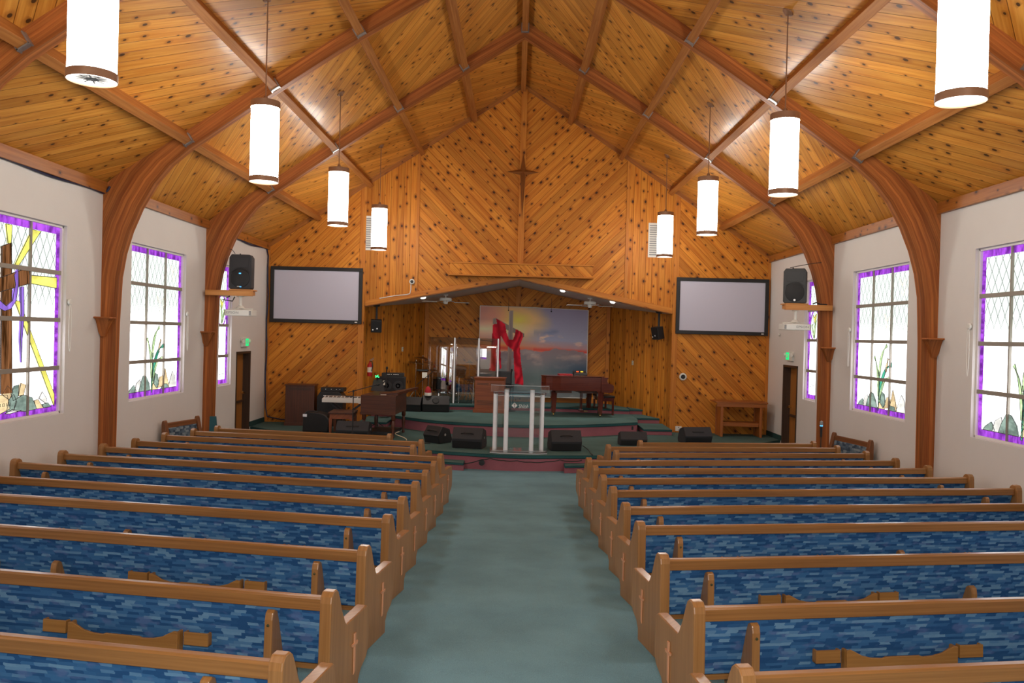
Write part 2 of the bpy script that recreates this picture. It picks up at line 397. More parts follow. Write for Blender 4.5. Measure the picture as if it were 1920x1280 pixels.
# back wall of knotty pine, five panels and the opening to the platform
HZ = lambda x: 2.67 + .735 * (1 - abs(x - .02) / 3.67)
m = MB(); BD = Y3 + .12
def wallpanel(pts, grain): m.prism(pts, Y3, BD, XZ, grain)
d1, d2 = V((1, 0, 1)), V((1, 0, -1))
wallpanel([(-6, -.6), (-3.66, -.6), (-3.66, HZ(-3.65)), (-3.72, HZ(-3.65)), (-3.72, CEIL(3.72)), (-6, CEIL(6))], d1)
wallpanel([(-3.72, HZ(-3.65)), (-2.43, HZ(-2.43)), (-2.43, CEIL(2.43)), (-3.72, CEIL(3.72))], (0, 0, 1))
wallpanel([(-2.43, HZ(-2.43)), (.03, HZ(.03)), (.03, CEIL(.03)), (0, CEIL(0)), (-2.43, CEIL(2.43))], d2)
wallpanel([(.03, HZ(.03)), (2.55, HZ(2.55)), (2.55, CEIL(2.55)), (.03, CEIL(.03))], d1)
wallpanel([(2.55, HZ(2.55)), (3.72, HZ(3.69)), (3.72, CEIL(3.72)), (2.55, CEIL(2.55))], (0, 0, 1))
wallpanel([(6, -.6), (3.68, -.6), (3.68, HZ(3.69)), (3.72, HZ(3.69)), (3.72, CEIL(3.72)), (6, CEIL(6))], d2)
struct(m.build('wall_back', MAT['pine']))

# alcove behind the opening
AW = [(-3.67, BD), (-3.67, 20.3), (-2.55, 22.8), (2.55, 22.8), (3.69, 20.3), (3.69, BD)]
ACE = lambda x: 2.675 + .735 * (1 - abs(x - .02) / 3.67)
m = MB()
def seg(a, b, grain, off=.1):
    a, b = V((*a, 0)), V((*b, 0)); d = (b - a).normalized(); n = V((-d.y, d.x, 0)) * off
    zt0, zt1 = ACE(a.x) + .02, ACE(b.x) + .02
    P = [a + V((0, 0, -.6)), b + V((0, 0, -.6)), b + n + V((0, 0, -.6)), a + n + V((0, 0, -.6))]
    Q = [a + V((0, 0, zt0)), b + V((0, 0, zt1)), b + n + V((0, 0, zt1)), a + n + V((0, 0, zt0))]
    m.hexa(P + Q, grain)
seg(AW[0], AW[1], (0, 0, 1)); seg(AW[1], AW[2], (0, 0, 1)); seg(AW[3], AW[4], (0, 0, 1)); seg(AW[4], AW[5], (0, 0, 1))
m.prism([(-2.55, -.6), (.02, -.6), (.02, ACE(.02) + .02), (-2.55, ACE(-2.55) + .02)], 22.8, 22.9, XZ, d2)
m.prism([(.02, -.6), (2.55, -.6), (2.55, ACE(2.55) + .02), (.02, ACE(.02) + .02)], 22.8, 22.9, XZ, d1)
struct(m.build('wall_alcove', MAT['pine']))
m = MB()
for s in (-1, 1):
    xe = .02 + s * 3.75
    p = [V((.02, BD, ACE(.02))), V((xe, BD, ACE(xe))), V((xe, 23, ACE(xe))), V((.02, 23, ACE(.02)))]
    m.hexa(p + [a + V((0, 0, .08)) for a in p], (0, 1, 0))
struct(m.build('ceiling_alcove', MAT['soffit']))

# trims
tn = [0]
def trim(mb, mat='trim', bevel=.004):
    tn[0] += 1; return struct(mb.build('trim_%d' % tn[0], MAT[mat], bevel=bevel))
def strip(x0, x1, z0, z1, y=Y3, d=.025, g=(0, 0, 1)): return MB().span(x0, x1, y - d, y, z0, z1, g)
for x0, x1, za, zb in ((-5.995, -5.93, -.15, CEIL(5.9) - .05), (5.93, 5.995, -.15, CEIL(5.9) - .05), (-3.80, -3.665, -.15, CEIL(3.8) - .04), (3.685, 3.81, -.15, CEIL(3.8) - .04), (-2.47, -2.40, HZ(-2.43) + .1, CEIL(2.45) - .04), (2.52, 2.59, HZ(2.55) + .1, CEIL(2.55) - .04)):
    trim(strip(x0, x1, za, zb))
for s in (-1, 1):     # fascia boards following the opening
    xe = .02 + s * 3.66
    m = MB(); m.prism([(.02, HZ(.02)), (xe, HZ(xe)), (xe, HZ(xe) + .13), (.02, HZ(.02) + .11)], Y3 - .035, Y3, XZ, (xe, 0, HZ(xe) - HZ(.02))); trim(m)
    m = MB(); m.prism([(.02, HZ(.02) - .02), (xe, HZ(xe) - .02), (xe, HZ(xe) + .0), (.02, HZ(.02) + .0)], Y3 - .01, BD, XZ, (1, 0, 0)); trim(m, 'fascia')
    m = MB(); m.prism([(0, CEIL(0) - .11), (s * 5.95, CEIL(5.95) - .11), (s * 5.95, CEIL(5.95) + .01), (0, CEIL(0) + .01)], Y3 - .03, Y3, XZ, (s, 0, -.66)); trim(m, 'fascia')
    m = MB(); a = s * (WX - .06); m.span(s * WX, a, -3, Y3, 3.95, 4.11, (0, 1, 0)); trim(m, 'fascia')
    m = MB(); x = s * 2.5; m.span(x - .05, x + .05, 22.74, 22.8, Z3, ACE(x), (0, 0, 1)); trim(m)
m = MB(); m.span(-.04, .10, Y3 - .09, Y3, 3.75, CEIL(0) - .16, (0, 0, 1)); trim(m)
m = MB(); m.span(-.05, .08, 22.74, 22.8, Z3, ACE(0), (0, 0, 1)); trim(m)
m = MB(); m.span(-2.5, 2.5, 22.77, 22.8, Z3, Z3 + .13, (1, 0, 0)); trim(m)
m = MB()       # boxed valance over the opening
m.span(-1.62, 1.73, Y3 - .30, Y3 - .02, 3.47, 3.72, d2); trim(m, 'pine')
m = MB(); m.span(-1.65, 1.76, Y3 - .33, Y3 - .02, 3.72, 3.755, (1, 0, 0)); trim(m)
m = MB(); m.span(-1.65, 1.76, Y3 - .33, Y3 - .02, 3.435, 3.47, (1, 0, 0)); trim(m)
for s, nm in ((-1, 'left'), (1, 'right')):
    m = MB(); m.span(s * WX, s * (WX - .02), 18.62, Y3 - .03, Z1, Z1 + .11, (0, 1, 0)); struct(m.build('baseboard_' + nm, MAT['tealbase']))

# glued laminated arches
inner = [(5.81, -.6), (5.80, .6), (5.795, 1.4), (5.785, 2.1), (5.755, 2.76), (5.70, 3.1), (5.61, 3.42), (5.47, 3.76), (5.27, 4.11), (5.05, 4.385), (4.78, 4.62), (4.49, 4.82), (4.2, 5.03), (3.4, 5.58), (2.66, 6.08), (1.3, 6.93), (0, 7.75)]
outer = [(6.0, -.6), (6.0, .6), (6.0, 1.4), (6.0, 2.1), (6.0, 2.76), (6.0, 3.2), (6.0, 3.6), (6.0, 4.06), (5.72, CEIL(5.72) + .02), (5.42, CEIL(5.42) + .02), (5.1, CEIL(5.1) + .02), (4.75, CEIL(4.75) + .02), (4.43, CEIL(4.43) + .02), (3.6, CEIL(3.6) + .02), (2.8, CEIL(2.8) + .02), (1.4, CEIL(1.4) + .02), (0, CEIL(0) + .02)]
for Ya in ARCH:
    m = MB()
    for s in (-1, 1):
        u = 0
        for i in range(len(inner) - 1):
            a, b, c, d = inner[i], inner[i + 1], outer[i + 1], outer[i]
            L = hypot(b[0] - a[0], b[1] - a[1]); w0 = hypot(d[0] - a[0], d[1] - a[1]); w1 = hypot(c[0] - b[0], c[1] - b[1])
            P = [(s * p[0], Ya, p[1]) for p in (a, b, c, d)] + [(s * p[0], Ya + AT, p[1]) for p in (a, b, c, d)]
            m.add(P, [(0, 1, 2, 3), (7, 6, 5, 4), (0, 4, 5, 1)], None, 0,
                  [[(u, 0), (u + L, 0), (u + L, w1), (u, w0)], [(u, w0), (u + L, w1), (u + L, 0), (u, 0)], [(u, 4), (u, 4 + AT), (u + L, 4 + AT), (u + L, 4)]])
            u += L
    struct(m.build('laminated_arch', MAT['glulam']))

# purlins on hangers
th = math.atan(.66)
def purlin(x, y0, y1, hang=True):
    s = 0 if x == 0 else (1 if x > 0 else -1); rot = M.Rotation(s * th, 3, 'Y')
    top = V((x, 0, CEIL(x))); n = V((-s * .66 / sl * 1.0, 0, -1 / sl)) if s else V((0, 0, -1))
    w, h = .115, (.20 if s else .24)
    c = top + n * (h / 2 - .02) + V((0, (y0 + y1) / 2, 0))
    o = struct(MB().box(c, (w, y1 - y0, h), (0, 1, 0), rot=rot).build('roof_purlin', MAT['purlin'], bevel=.005))
    if hang:
        hb = MB(); e = rot @ V((1, 0, 0)); k = V((x, y1 - .035, 0)) + V((0, 0, CEIL(x)))
        for q in (-1, 1): hb.box(k + n * (h / 2 + .03) + e * q * (w / 2 + .008), (.016, .07, h * .72), rot=rot)
        hb.box(k + n * (h - .012), (w + .03, .07, .012), rot=rot)
        hb.build('joist_hanger', MAT['galv'], o)
ends = [ARCH[k] + AT for k in range(5)]
for k in range(5):
    y0 = ends[k]; y1 = ARCH[k + 1] if k < 4 else Y3
    for x in (0, 1.21, -1.21, 2.44, -2.44, 3.65, -3.65, 4.87, -4.87): purlin(x, y0, y1, k < 4)

# stained glass windows
def poly(name, pts, mat, parent, s, X, d=.012):
    """a piece of coloured glass standing in the window plane, outline in (y, z)"""
    m = MB(); m.prism(pts, s * X, s * (X - d), YZ, (0, 0, 1))
    m.tube([(s * (X - d), y, z) for y, z in list(pts) + [pts[0]]], .0045, 5, 1)
    return m.build(name, [MAT[mat], MAT['lead']], parent)
def ribbon(pts, w):
    L, Rr = [], []
    n = len(pts)
    for i, (y, z) in enumerate(pts):
        a, b = pts[max(i - 1, 0)], pts[min(i + 1, n - 1)]; d = V((b[0] - a[0], b[1] - a[1])); d.normalize()
        k = w * (1 - .85 * abs(2 * i / (n - 1) - .55) ** 2.2) if n > 2 else w
        L.append((y - d.y * k / 2, z + d.x * k / 2)); Rr.append((y + d.y * k / 2, z - d.x * k / 2))
    return L + Rr[::-1]
def curve3(a, b, c, n=9): return [((1 - t) ** 2 * a[0] + 2 * t * (1 - t) * b[0] + t * t * c[0], (1 - t) ** 2 * a[1] + 2 * t * (1 - t) * b[1] + t * t * c[1]) for t in [i / (n - 1) for i in range(n)]]
def window(no, s, key):
    y0, y1 = WIN[key]; z0, z1 = WZ; X = WX + .09
    wroot = MB()
    for a, b, c, d in ((y0, y1, z0, z0 + .035), (y0, y1, z1 - .035, z1), (y0, y0 + .035, z0, z1), (y1 - .035, y1, z0, z1)):
        wroot.span(s * (X + .01), s * (X - .045), a, b, c, d, (0, 1, 0))
    w = struct(wroot.build('window_%d' % no, MAT['reveal'], bevel=.006))
    gp = MB(); gp.add([(s * X, y0, z0), (s * X, y1, z0), (s * X, y1, z1), (s * X, y0, z1), (s * (X + .01), y0, z0), (s * (X + .01), y1, z0), (s * (X + .01), y1, z1), (s * (X + .01), y0, z1)],
                      [(0, 1, 2, 3), (4, 7, 6, 5)], None, 0, [[(y0, z0), (y1, z0), (y1, z1), (y0, z1)], [(y0, z0), (y0, z1), (y1, z1), (y1, z0)]])
    gp.build('glass_pane', MAT['glass'], w)
    pb = MB(); k = .035; bw = .085
    for a, b, c, d, g in ((y0 + k, y1 - k, z0 + k, z0 + k + bw, (0, 0, 1)), (y0 + k, y1 - k, z1 - k - bw, z1 - k, (0, 0, 1)), (y0 + k, y0 + k + bw * .8, z0 + k, z1 - k, (0, 1, 0)), (y1 - k - bw * .8, y1 - k, z0 + k, z1 - k, (0, 1, 0))):
        pb.prism([(a, c), (b, c), (b, d), (a, d)], s * X, s * (X - .01), YZ, V((0, 1, 0)) if g[2] else V((0, 0, 1)))
    pb.build('purple_border', MAT['purple'], w)
    mu = MB()
    if y1 - y0 > 1:
        for q in (1, 2): yy = y0 + (y1 - y0) * q / 3; mu.span(s * X, s * (X - .035), yy - .013, yy + .013, z0 + .03, z1 - .03)
    for zz in (1.485, 2.115, 2.735): mu.span(s * X, s * (X - .04), y0 + .03, y1 - .03, zz - .028, zz + .028)
    mu.build('muntin_bars', MAT['muntin'], w, bevel=.003)
    return w, X
def lily(w, s, X, y0, flip):
    f = lambda pts: [(y0 + (2.1 - a if flip else a), b) for a, b in pts]
    P = lambda n, pts, mat, d=.012: poly(n, f(pts), mat, w, s, X, d)
    P('lily_stem', ribbon(curve3((.98, .96), (1.0, 1.3), (.99, 1.62)), .035), 'leaf2')
    P('lily_leaf', ribbon(curve3((.99, 1.55), (1.0, 1.95), (1.24, 2.05)), .07), 'leaf1')
    P('lily_leaf', ribbon(curve3((1.0, 1.15), (1.1, 1.72), (1.42, 1.74)), .085), 'leaf2')
    P('lily_leaf', ribbon(curve3((1.0, 1.1), (1.12, 1.58), (1.36, 1.52)), .07), 'leaf1')
    P('lily_leaf', ribbon(curve3((.97, 1.2), (.95, 1.68), (.78, 1.86)), .055), 'leaf1')
    P('lily_bud', ribbon(curve3((1.22, 1.62), (1.26, 1.75), (1.3, 1.84)), .05), 'rockt')
    P('rock', [(.15, 1.0), (.2, 1.05), (.34, 1.12), (.42, 1.02), (.40, 1.0)], 'rockg')
    P('rock', [(.36, 1.0), (.42, 1.14), (.55, 1.2), (.62, 1.0)], 'rockw')
    P('rock', [(.5, 1.0), (.56, 1.12), (.66, 1.25), (.76, 1.24), (.88, 1.12), (.92, 1.0)], 'rockg', .014)
    P('rock', [(.95, 1.0), (1.0, 1.1), (1.12, 1.14), (1.22, 1.0)], 'rockt')
    P('rock', [(1.05, 1.1), (1.1, 1.28), (1.2, 1.25), (1.24, 1.08), (1.16, 1.02)], 'rockg', .015)
    P('rock', [(1.2, 1.02), (1.28, 1.2), (1.4, 1.22), (1.44, 1.04)], 'rockt')
    P('rock', [(1.4, 1.0), (1.5, 1.34), (1.62, 1.12), (1.66, 1.0)], 'rockt', .014)
    P('rock', [(1.34, 1.0), (1.42, 1.08), (1.58, 1.07), (1.64, 1.0)], 'rockg', .016)
    P('rock', [(1.62, 1.0), (1.7, 1.12), (1.8, 1.28), (1.9, 1.2), (1.95, 1.0)], 'rockw')
    for cy, cz in ((1.22, 2.42), (1.72, 2.98)):
        for pts in ([(0, 0), (.05, .09), (.13, .13), (.10, .04), (.17, .02), (.08, -.05), (.05, -.13), (-.01, -.1)], [(.02, .03), (-.06, .13), (-.09, .16), (-.06, .06)]):
            c = [(cy + a * 1.1, cz + b) for a, b in pts]; mm = MB(); q = [V((s * (X - .012), y, z)) for y, z in f(c + [c[0]])]; mm.tube(q, .004, 5); mm.build('dove_leading', MAT['dove'], w)
def clutch(name, s, y, z, label):
    o = thing(name, label, 'blind chain', (s * (WX - .012), y, z))
    m = MB(); m.lathe([(.042, 0), (.042, .02), (.03, .03)], (0, 0, 0), 18, (-s, 0, 0)); m.build('clutch_wheel', MAT['white'], o, smooth=True)
    m = MB(); n = 24; m.tube([(-s * .02, .03 * cos(a) * (1 if i else 1), -.33 + .33 * sin(a)) for i, a in enumerate([2 * pi * k / n for k in range(n + 1)])], .004, 6); m.build('bead_chain', MAT['white'], o)
no = 0
for s, nm in ((-1, 'left'), (1, 'right')):
    for key in (1, 2, 3, 4, 5):
        no += 1; w, X = window(no, s, key); y0, y1 = WIN[key]
        if key == 1 and s < 0:
            Q = lambda n, pts, mat, d=.012: poly(n, pts, mat, w, s, X, d)
            Q('light_ray', [(9.74, 3.23), (9.86, 3.23), (9.85, 3.0), (9.79, 3.01)], 'yellow')
            Q('light_ray', [(10.27, 3.23), (10.46, 3.23), (9.99, 2.74), (9.90, 2.72)], 'yellow')
            Q('light_ray', [(10.22, 2.66), (10.84, 2.67), (10.84, 2.53), (10.22, 2.56)], 'yellow')
            Q('light_ray', [(9.94, 2.33), (10.04, 2.33), (10.84, 1.14), (10.84, .98)], 'yellow')
            Q('light_ray', [(8.95, 2.66), (9.3, 2.64), (9.3, 2.54), (8.95, 2.52)], 'yellow'); Q('light_ray', [(9.02, 3.23), (9.2, 3.23), (9.66, 2.72), (9.6, 2.7)], 'yellow')
            Q('cross_post', [(9.67, 2.96), (9.76, 2.99), (9.85, 3.02), (9.92, 1.22), (9.70, 1.22)], 'browng', .016)
            Q('cross_arm', [(9.26, 2.46), (9.62, 2.58), (10.19, 2.75), (10.25, 2.56), (9.63, 2.42), (9.26, 2.32)], 'browng', .02)
            Q('violet_drape', [(9.55, 2.52), (9.6, 2.34), (9.76, 2.26), (9.88, 2.33), (9.93, 2.52), (9.9, 2.64), (9.98, 2.71), (9.99, 2.52), (9.95, 2.33), (9.85, 2.23), (9.73, 2.20), (9.6, 2.24), (9.5, 2.4)], 'drape', .024)
            Q('violet_drape', [(10.04, 2.5), (10.1, 2.51), (10.12, 2.17), (10.09, 1.82), (10.09, 1.58), (10.05, 1.87), (10.06, 2.16)], 'drape', .024)
            for pts, mt in (([(9.67, 1.21), (9.5, 1.1), (9.5, .98), (9.68, .98), (9.89, 1.03), (9.83, 1.2)], 'rockt'), ([(9.73, 1.21), (9.83, 1.31), (9.94, 1.23), (9.87, 1.14)], 'rockt'), ([(9.82, 1.0), (9.86, 1.14), (9.96, 1.2), (10.02, 1.1), (9.96, 1.0)], 'rockg'), ([(9.96, 1.0), (10.01, 1.14), (10.15, 1.18), (10.34, 1.13), (10.44, .98), (10.2, .97)], 'rockg'),
                            ([(9.9, 1.21), (9.97, 1.3), (10.06, 1.31), (10.04, 1.15), (9.95, 1.12)], 'rockg'), ([(10.05, 1.17), (10.1, 1.33), (10.2, 1.3), (10.16, 1.18)], 'rockt'), ([(10.38, 1.09), (10.47, 1.1), (10.59, .98), (10.44, .98)], 'rockt'), ([(10.49, 1.11), (10.56, 1.19), (10.67, 1.09), (10.65, 1.03)], 'rockw'), ([(10.57, 1.03), (10.69, 1.04), (10.77, .98), (10.59, .98)], 'rockg'), ([(9.79, .98), (9.93, 1.02), (10.12, .99), (9.88, .97)], 'rockw'), ([(9.0, .98), (9.1, 1.2), (9.3, 1.25), (9.5, 1.1), (9.5, .98)], 'rockg')):
                Q('rock', pts, mt, .014)
            text('scripture_text', '1 COR 13 1-13', .058, MAT['lead'], w, (s * (X - .03), 9.70, 1.085), (R(90), 0, R(90)))
        elif key in (1, 2): lily(w, s, X, y0, s > 0)
        elif key == 3:
            ring = MB(); n = 28; cy, cz = 16.96, 2.42
            for i in range(n):
                a0, a1 = 2 * pi * i / n, 2 * pi * (i + 1) / n
                q = [(cy + rr * .80 * cos(a), cz + rr * sin(a)) for rr, a in ((.30, a0), (.30, a1), (.335, a1), (.335, a0))]
                ring.prism(q, s * X, s * (X - .012), YZ, (0, 0, 1))
            ring.build('oval_ring', MAT['purple'], w)
            poly('lily_leaf', ribbon(curve3((cy, cz - .26), (cy, cz), (cy - .08, cz + .1)), .05), 'leaf1', w, s, X); poly('lily_leaf', ribbon(curve3((cy, cz - .26), (cy + .1, cz - .1), (cy + .14, cz + .02)), .05), 'leaf1', w, s, X)
            poly('lily_flower', [(cy - .03, cz + .02), (cy + .1, cz + .22), (cy + .02, cz + .16), (cy - .1, cz + .24), (cy - .05, cz + .1)], 'yellow', w, s, X)
            text('window_word', 'Faith' if s < 0 else 'Love', .15, MAT['lead'], w, (s * (X - .02), 16.98, 1.10 if s < 0 else 1.2), (R(90), 0, R(90) * (-s)), .15)
for s, y, z, lb in ((-1, 10.99, 2.36, 'white blind chain beside the left window showing the brown cross'), (-1, 14.93, 2.30, 'white blind chain beside the left lily window'), (1, 10.99, 2.34, 'white blind chain beside the nearest right window'), (1, 14.93, 2.32, 'white blind chain beside the second right window')):
    clutch('blind_chain', s, y, z, lb)

# doors
for s, n in ((-1, 1), (1, 2)):
    y0, y1, zt = DOOR; zb = -.56
    m = MB(); X = WX + .02
    for a, b, c, d in ((y0, y0 + .05, zb, zt), (y1 - .05, y1, zb, zt), (y0, y1, zt - .05, zt)): m.span(s * (WX - .012), s * (WX + .2), a, b, c, d)
    d = struct(m.build('door_%d' % n, MAT['doorframe'], bevel=.004))
    m = MB(); m.span(s * (WX + .15), s * (WX + .2), y0 + .05, y1 - .05, zb, zt - .05, (0, 0, 1)); m.build('door_leaf', MAT['doorw'], d)
    m = MB(); m.span(s * (WX + .09), s * (WX + .15), y0 + .1, y1 - .12, .42, .47); m.build('push_bar', MAT['doorframe'], d, bevel=.01)
    m = MB(); m.cyl((s * (WX + .15), y1 - .14, .62), (s * (WX + .06), y1 - .14, .62), .014); m.cyl((s * (WX + .07), y1 - .14, .62), (s * (WX + .07), y1 - .26, .66), .012); m.build('door_handle', MAT['brass'], d)

# stage: three carpeted levels with rose risers and dark nosing
def level(name, front, back, ztop, zbot, nos=.07):
    outl = front + back
    m = MB(); m.prism(outl, zbot, ztop - nos, XY, (1, 0, 0), 0)
    off = []
    n = len(front)
    for i, (x, y) in enumerate(front):
        a, b = front[max(0, i - 1)], front[min(n - 1, i + 1)]; d = V((b[0] - a[0], b[1] - a[1])).normalized(); off.append((x + d.y * .03, y - d.x * .03))
    top = MB(); top.prism(off + back, ztop - .004, ztop, XY, (1, 0, 0))
    ns = MB()
    for i in range(n - 1):
        P = [V((*front[i], ztop - nos)), V((*front[i + 1], ztop - nos)), V((*front[i + 1], ztop - .004)), V((*front[i], ztop - .004))]
        A = [V((*off[i], ztop - nos + .012)), V((*off[i + 1], ztop - nos + .012)), V((*off[i + 1], ztop - .012)), V((*off[i], ztop - .012))]
        ns.hexa([P[0], P[1], A[1], A[0], P[3], P[2], A[2], A[3]], (1, 0, 0))
    fill = MB(); fill.prism(outl, ztop - nos, ztop - .004, XY, (1, 0, 0))
    o = struct(m.build(name, MAT['rose'])); top.build('carpet_top', MAT['stagecarpet'], o); ns.build('nosing', MAT['nosing'], o); fill.build('deck', MAT['nosing'], o)
    return o
def arc(pts, n=5):
    out = []
    for i in range(len(pts) - 1):
        p0, p1, p2, p3 = pts[max(i - 1, 0)], pts[i], pts[i + 1], pts[min(i + 2, len(pts) - 1)]
        for k in range(n):
            t = k / n; out.append(tuple(.5 * (2 * p1[j] + (p2[j] - p0[j]) * t + (2 * p0[j] - 5 * p1[j] + 4 * p2[j] - p3[j]) * t * t + (3 * p1[j] - p0[j] - 3 * p2[j] + p3[j]) * t ** 3) for j in (0, 1)))
    return out + [pts[-1]]
f1 = arc([(-5.98, 18.72), (-4.6, 17.5), (-3.2, 16.45), (-1.75, 15.74), (-.9, 15.47), (0, 15.30), (.9, 15.45), (1.75, 15.62), (3.2, 16.35), (4.6, 17.4), (5.98, 18.72)])
level('stage_platform', f1, [(5.98, 19.7), (3.6, 19.7), (3.6, 20.0), (-3.6, 20.0), (-3.6, 19.7), (-5.98, 19.7)], Z1, -.62)
f2 = arc([(-2.85, 19.35), (-1.75, 18.42), (-.6, 18.08), (.4, 18.0), (1.6, 18.43), (2.83, 19.20)])
level('platform_riser', f2, [(2.95, 19.9), (2.95, 22.75), (-2.95, 22.0), (-2.95, 19.9)], Z2, -.18)
f3 = arc([(-2.9, 21.0), (-1.5, 21.15), (0, 21.35), (1.5, 21.3), (2.92, 21.1)])
level('choir_riser', f3, [(2.92, 21.75), (2.5, 22.78), (-2.5, 22.78), (-2.9, 21.85)], Z3, .1, .05)
for s in (-1, 1):      # steps in the jambs, and the low steps before the stage
    for x0, x1, ya, yb, z in ((2.97, 3.62, 19.05, 20.4, -.02), (2.97, 3.55, 20.35, 21.3, .11), (2.95, 3.3, 21.25, 21.9, .24)):
        xs = [(s * x0, ya), (s * x1, ya)] if s > 0 else [(s * x1, ya), (s * x0, ya)]
        xb = [(s * (x1 - (.30 if yb > 21 else .04) * (yb > 20.5)), yb), (s * x0, yb)] if s > 0 else [(s * x0, yb), (s * (x1 - (.30 if yb > 21 else .04) * (yb > 20.5)), yb)]
        level('stage_step', xs, xb, z, -.2, .05)
    xs = [(s * .93, 15.18), (s * 2.6, 15.60)] if s > 0 else [(s * 2.6, 15.60), (s * .93, 15.18)]
    xb = [(2.6, 16.1), (.93, 15.6)] if s > 0 else [(-.93, 15.6), (-2.6, 16.1)]
    level('stage_step', xs, xb, -.30, -.62, .05)

# ================================================================== PEWS
ORD = ['first', 'second', 'third', 'fourth', 'fifth', 'sixth', 'seventh', 'eighth', 'ninth', 'tenth', 'eleventh', 'twelfth']
PROF = [(-.085, 0), (-.085, .68), (-.077, .715), (-.052, .74), (-.005, .742), (.025, .722), (.05, .68), (.095, .59), (.15, .51), (.175, .492), (.21, .493), (.515, .505), (.54, .492), (.555, .44), (.57, .31), (.567, .225), (.53, .175), (.44, .135), (.40, .085), (.40, 0)]
FIN = [(-.078, 0), (-.078, .56), (-.069, .598), (-.043, .612), (-.012, .597), (.013, .54), (.10, .28), (.30, .265), (.30, 0)]
FIN_MID = [(-.03, 0), (-.03, .40), (-.022, .44), (.008, .457), (.035, .44), (.10, .28), (.30, .265), (.30, 0)]
BK = lambda z: -.02 + (.62 - z) * .36           # rear face of the leaning back at height z
def pew(name, label, group, loc, rz, tilt, sx, L, wood_='pew', end_='pewend', fab='fabric', racks=True, fins=True):
    o = thing(name, label, 'pew', loc, 0, group); o.rotation_euler = (tilt, 0, rz)
    F = lambda y, z, a: V((sx * a, y, z))
    for a in (0, L):
        m = MB(); m.prism(PROF, a - .035, a + .035, F, (0, 0, 1)); e = m.build('end_panel', MAT[end_], o, bevel=.007)
        if a == 0 and racks:      # small carved cross on the aisle side
            c = MB(); q = -sx * .037
            c.hexa([(q, .285, .40), (q, .315, .40), (q, .315, .17), (q, .293, .15), (q * 1.2, .288, .40), (q * 1.2, .312, .40), (q * 1.2, .312, .17), (q * 1.2, .295, .16)], (0, 0, 1))
            c.hexa([(q, .25, .345), (q, .35, .345), (q, .34, .325), (q, .26, .325), (q * 1.25, .255, .343), (q * 1.25, .345, .343), (q * 1.25, .336, .327), (q * 1.25, .264, .327)], (0, 1, 0))
            c.build('carved_cross', MAT['inlay'], e)
    a0, a1 = .036, L - .036
    m = MB(); m.prism([(-.052, .625), (-.052, .690), (-.044, .702), (.0, .702), (.012, .69), (.012, .625)], a0, a1, F, (1, 0, 0)); m.build('top_rail', MAT[wood_], o, bevel=.004)
    zb = .27; m = MB(); m.prism([(BK(.63), .63), (BK(.63) + .045, .63), (BK(zb) + .045, zb), (BK(zb), zb)], a0, a1, F, (1, 0, 0)); m.build('backrest', MAT[fab], o, bevel=.008)
    m = MB(); m.prism([(BK(zb) - .005, zb - .03), (BK(zb) + .06, zb - .03), (BK(zb) + .06, zb), (BK(zb) - .005, zb)], a0, a1, F, (1, 0, 0)); m.build('lower_rail', MAT[wood_], o)
    m = MB(); m.prism([(.13, .27), (.51, .30), (.535, .33), (.52, .375), (.48, .385), (.13, .345)], a0, a1, F, (1, 0, 0)); m.build('seat_cushion', MAT[fab], o, bevel=.012)
    m = MB(); m.prism([(.13, .24), (.515, .265), (.515, .30), (.13, .27)], a0, a1, F, (1, 0, 0)); m.build('seat_board', MAT[wood_], o)
    if fins:
        for a in (.34, L / 2, L - .40):
            m = MB(); m.prism(FIN_MID if a == L / 2 else FIN, a - .024, a + .024, F, (0, 0, 1)); f = m.build('support_gable', MAT[end_], o, bevel=.006)
            if racks == 2 and a != L / 2: MB().lathe([(.0, 0), (.009, .001), (.009, .004), (0, .005)], (sx * a, -.078, .53), 8, (0, -1, 0)).build('screw_cap', MAT['brass'], f)
    if racks:
        for a in ([1.30, L - 1.36] if L > 3.9 else [1.30]):
            y = BK(.36) - .012
            B = [(a + p * .36, q) for p, q in ((-1, .27), (1, .27), (1, .415), (.93, .42), (.84, .405), (.72, .382), (.55, .368), (.36, .364), (.30, .372), (-.30, .372), (-.36, .364), (-.55, .368), (-.72, .382), (-.84, .405), (-.93, .42), (-1, .415))]
            m = MB(); m.prism(B, y - .065, y - .050, lambda p, q, k: V((sx * p, k, q)), (1, 0, 0))
            m.span(sx * (a - .36), sx * (a + .36), y - .05, y, .262, .276)
            for q in (-1, 1): m.span(sx * (a + q * .352 - .008), sx * (a + q * .352 + .008), y - .05, y, .27, .415, (0, 0, 1))
            m.build('hymnal_rack', MAT['rackwood'], o, bevel=.003)
            for q in (-1, 1):
                c = a + q * .465; m = MB()
                m.span(sx * (c - .078), sx * (c + .078), y - .045, y - .033, .34, .415); m.span(sx * (c - .078), sx * (c + .078), y - .033, y, .34, .352)
                for e in (-1, 1): m.span(sx * (c + e * .072 - .006), sx * (c + e * .072 + .006), y - .033, y, .34, .415, (0, 0, 1))
                m.build('card_holder', MAT['rackwood'], o, bevel=.002)
    return o
TH = R(9.4)
LIN = [(-1.027, 3.666), (-1.034, 4.661), (-1.045, 5.784), (-1.06, 6.937), (-1.06, 7.845), (-1.055, 8.825), (-1.044, 9.723), (-1.032, 10.593), (-1.027, 11.434), (-1.535, 12.48), (-1.51, 13.32), (-2.15, 14.17)]
LOUT = [6.0 - .16, 5.84, 5.84, 5.84, 5.83, 5.82, 5.76, 5.67, 5.61, 5.58, 5.44, 5.30]
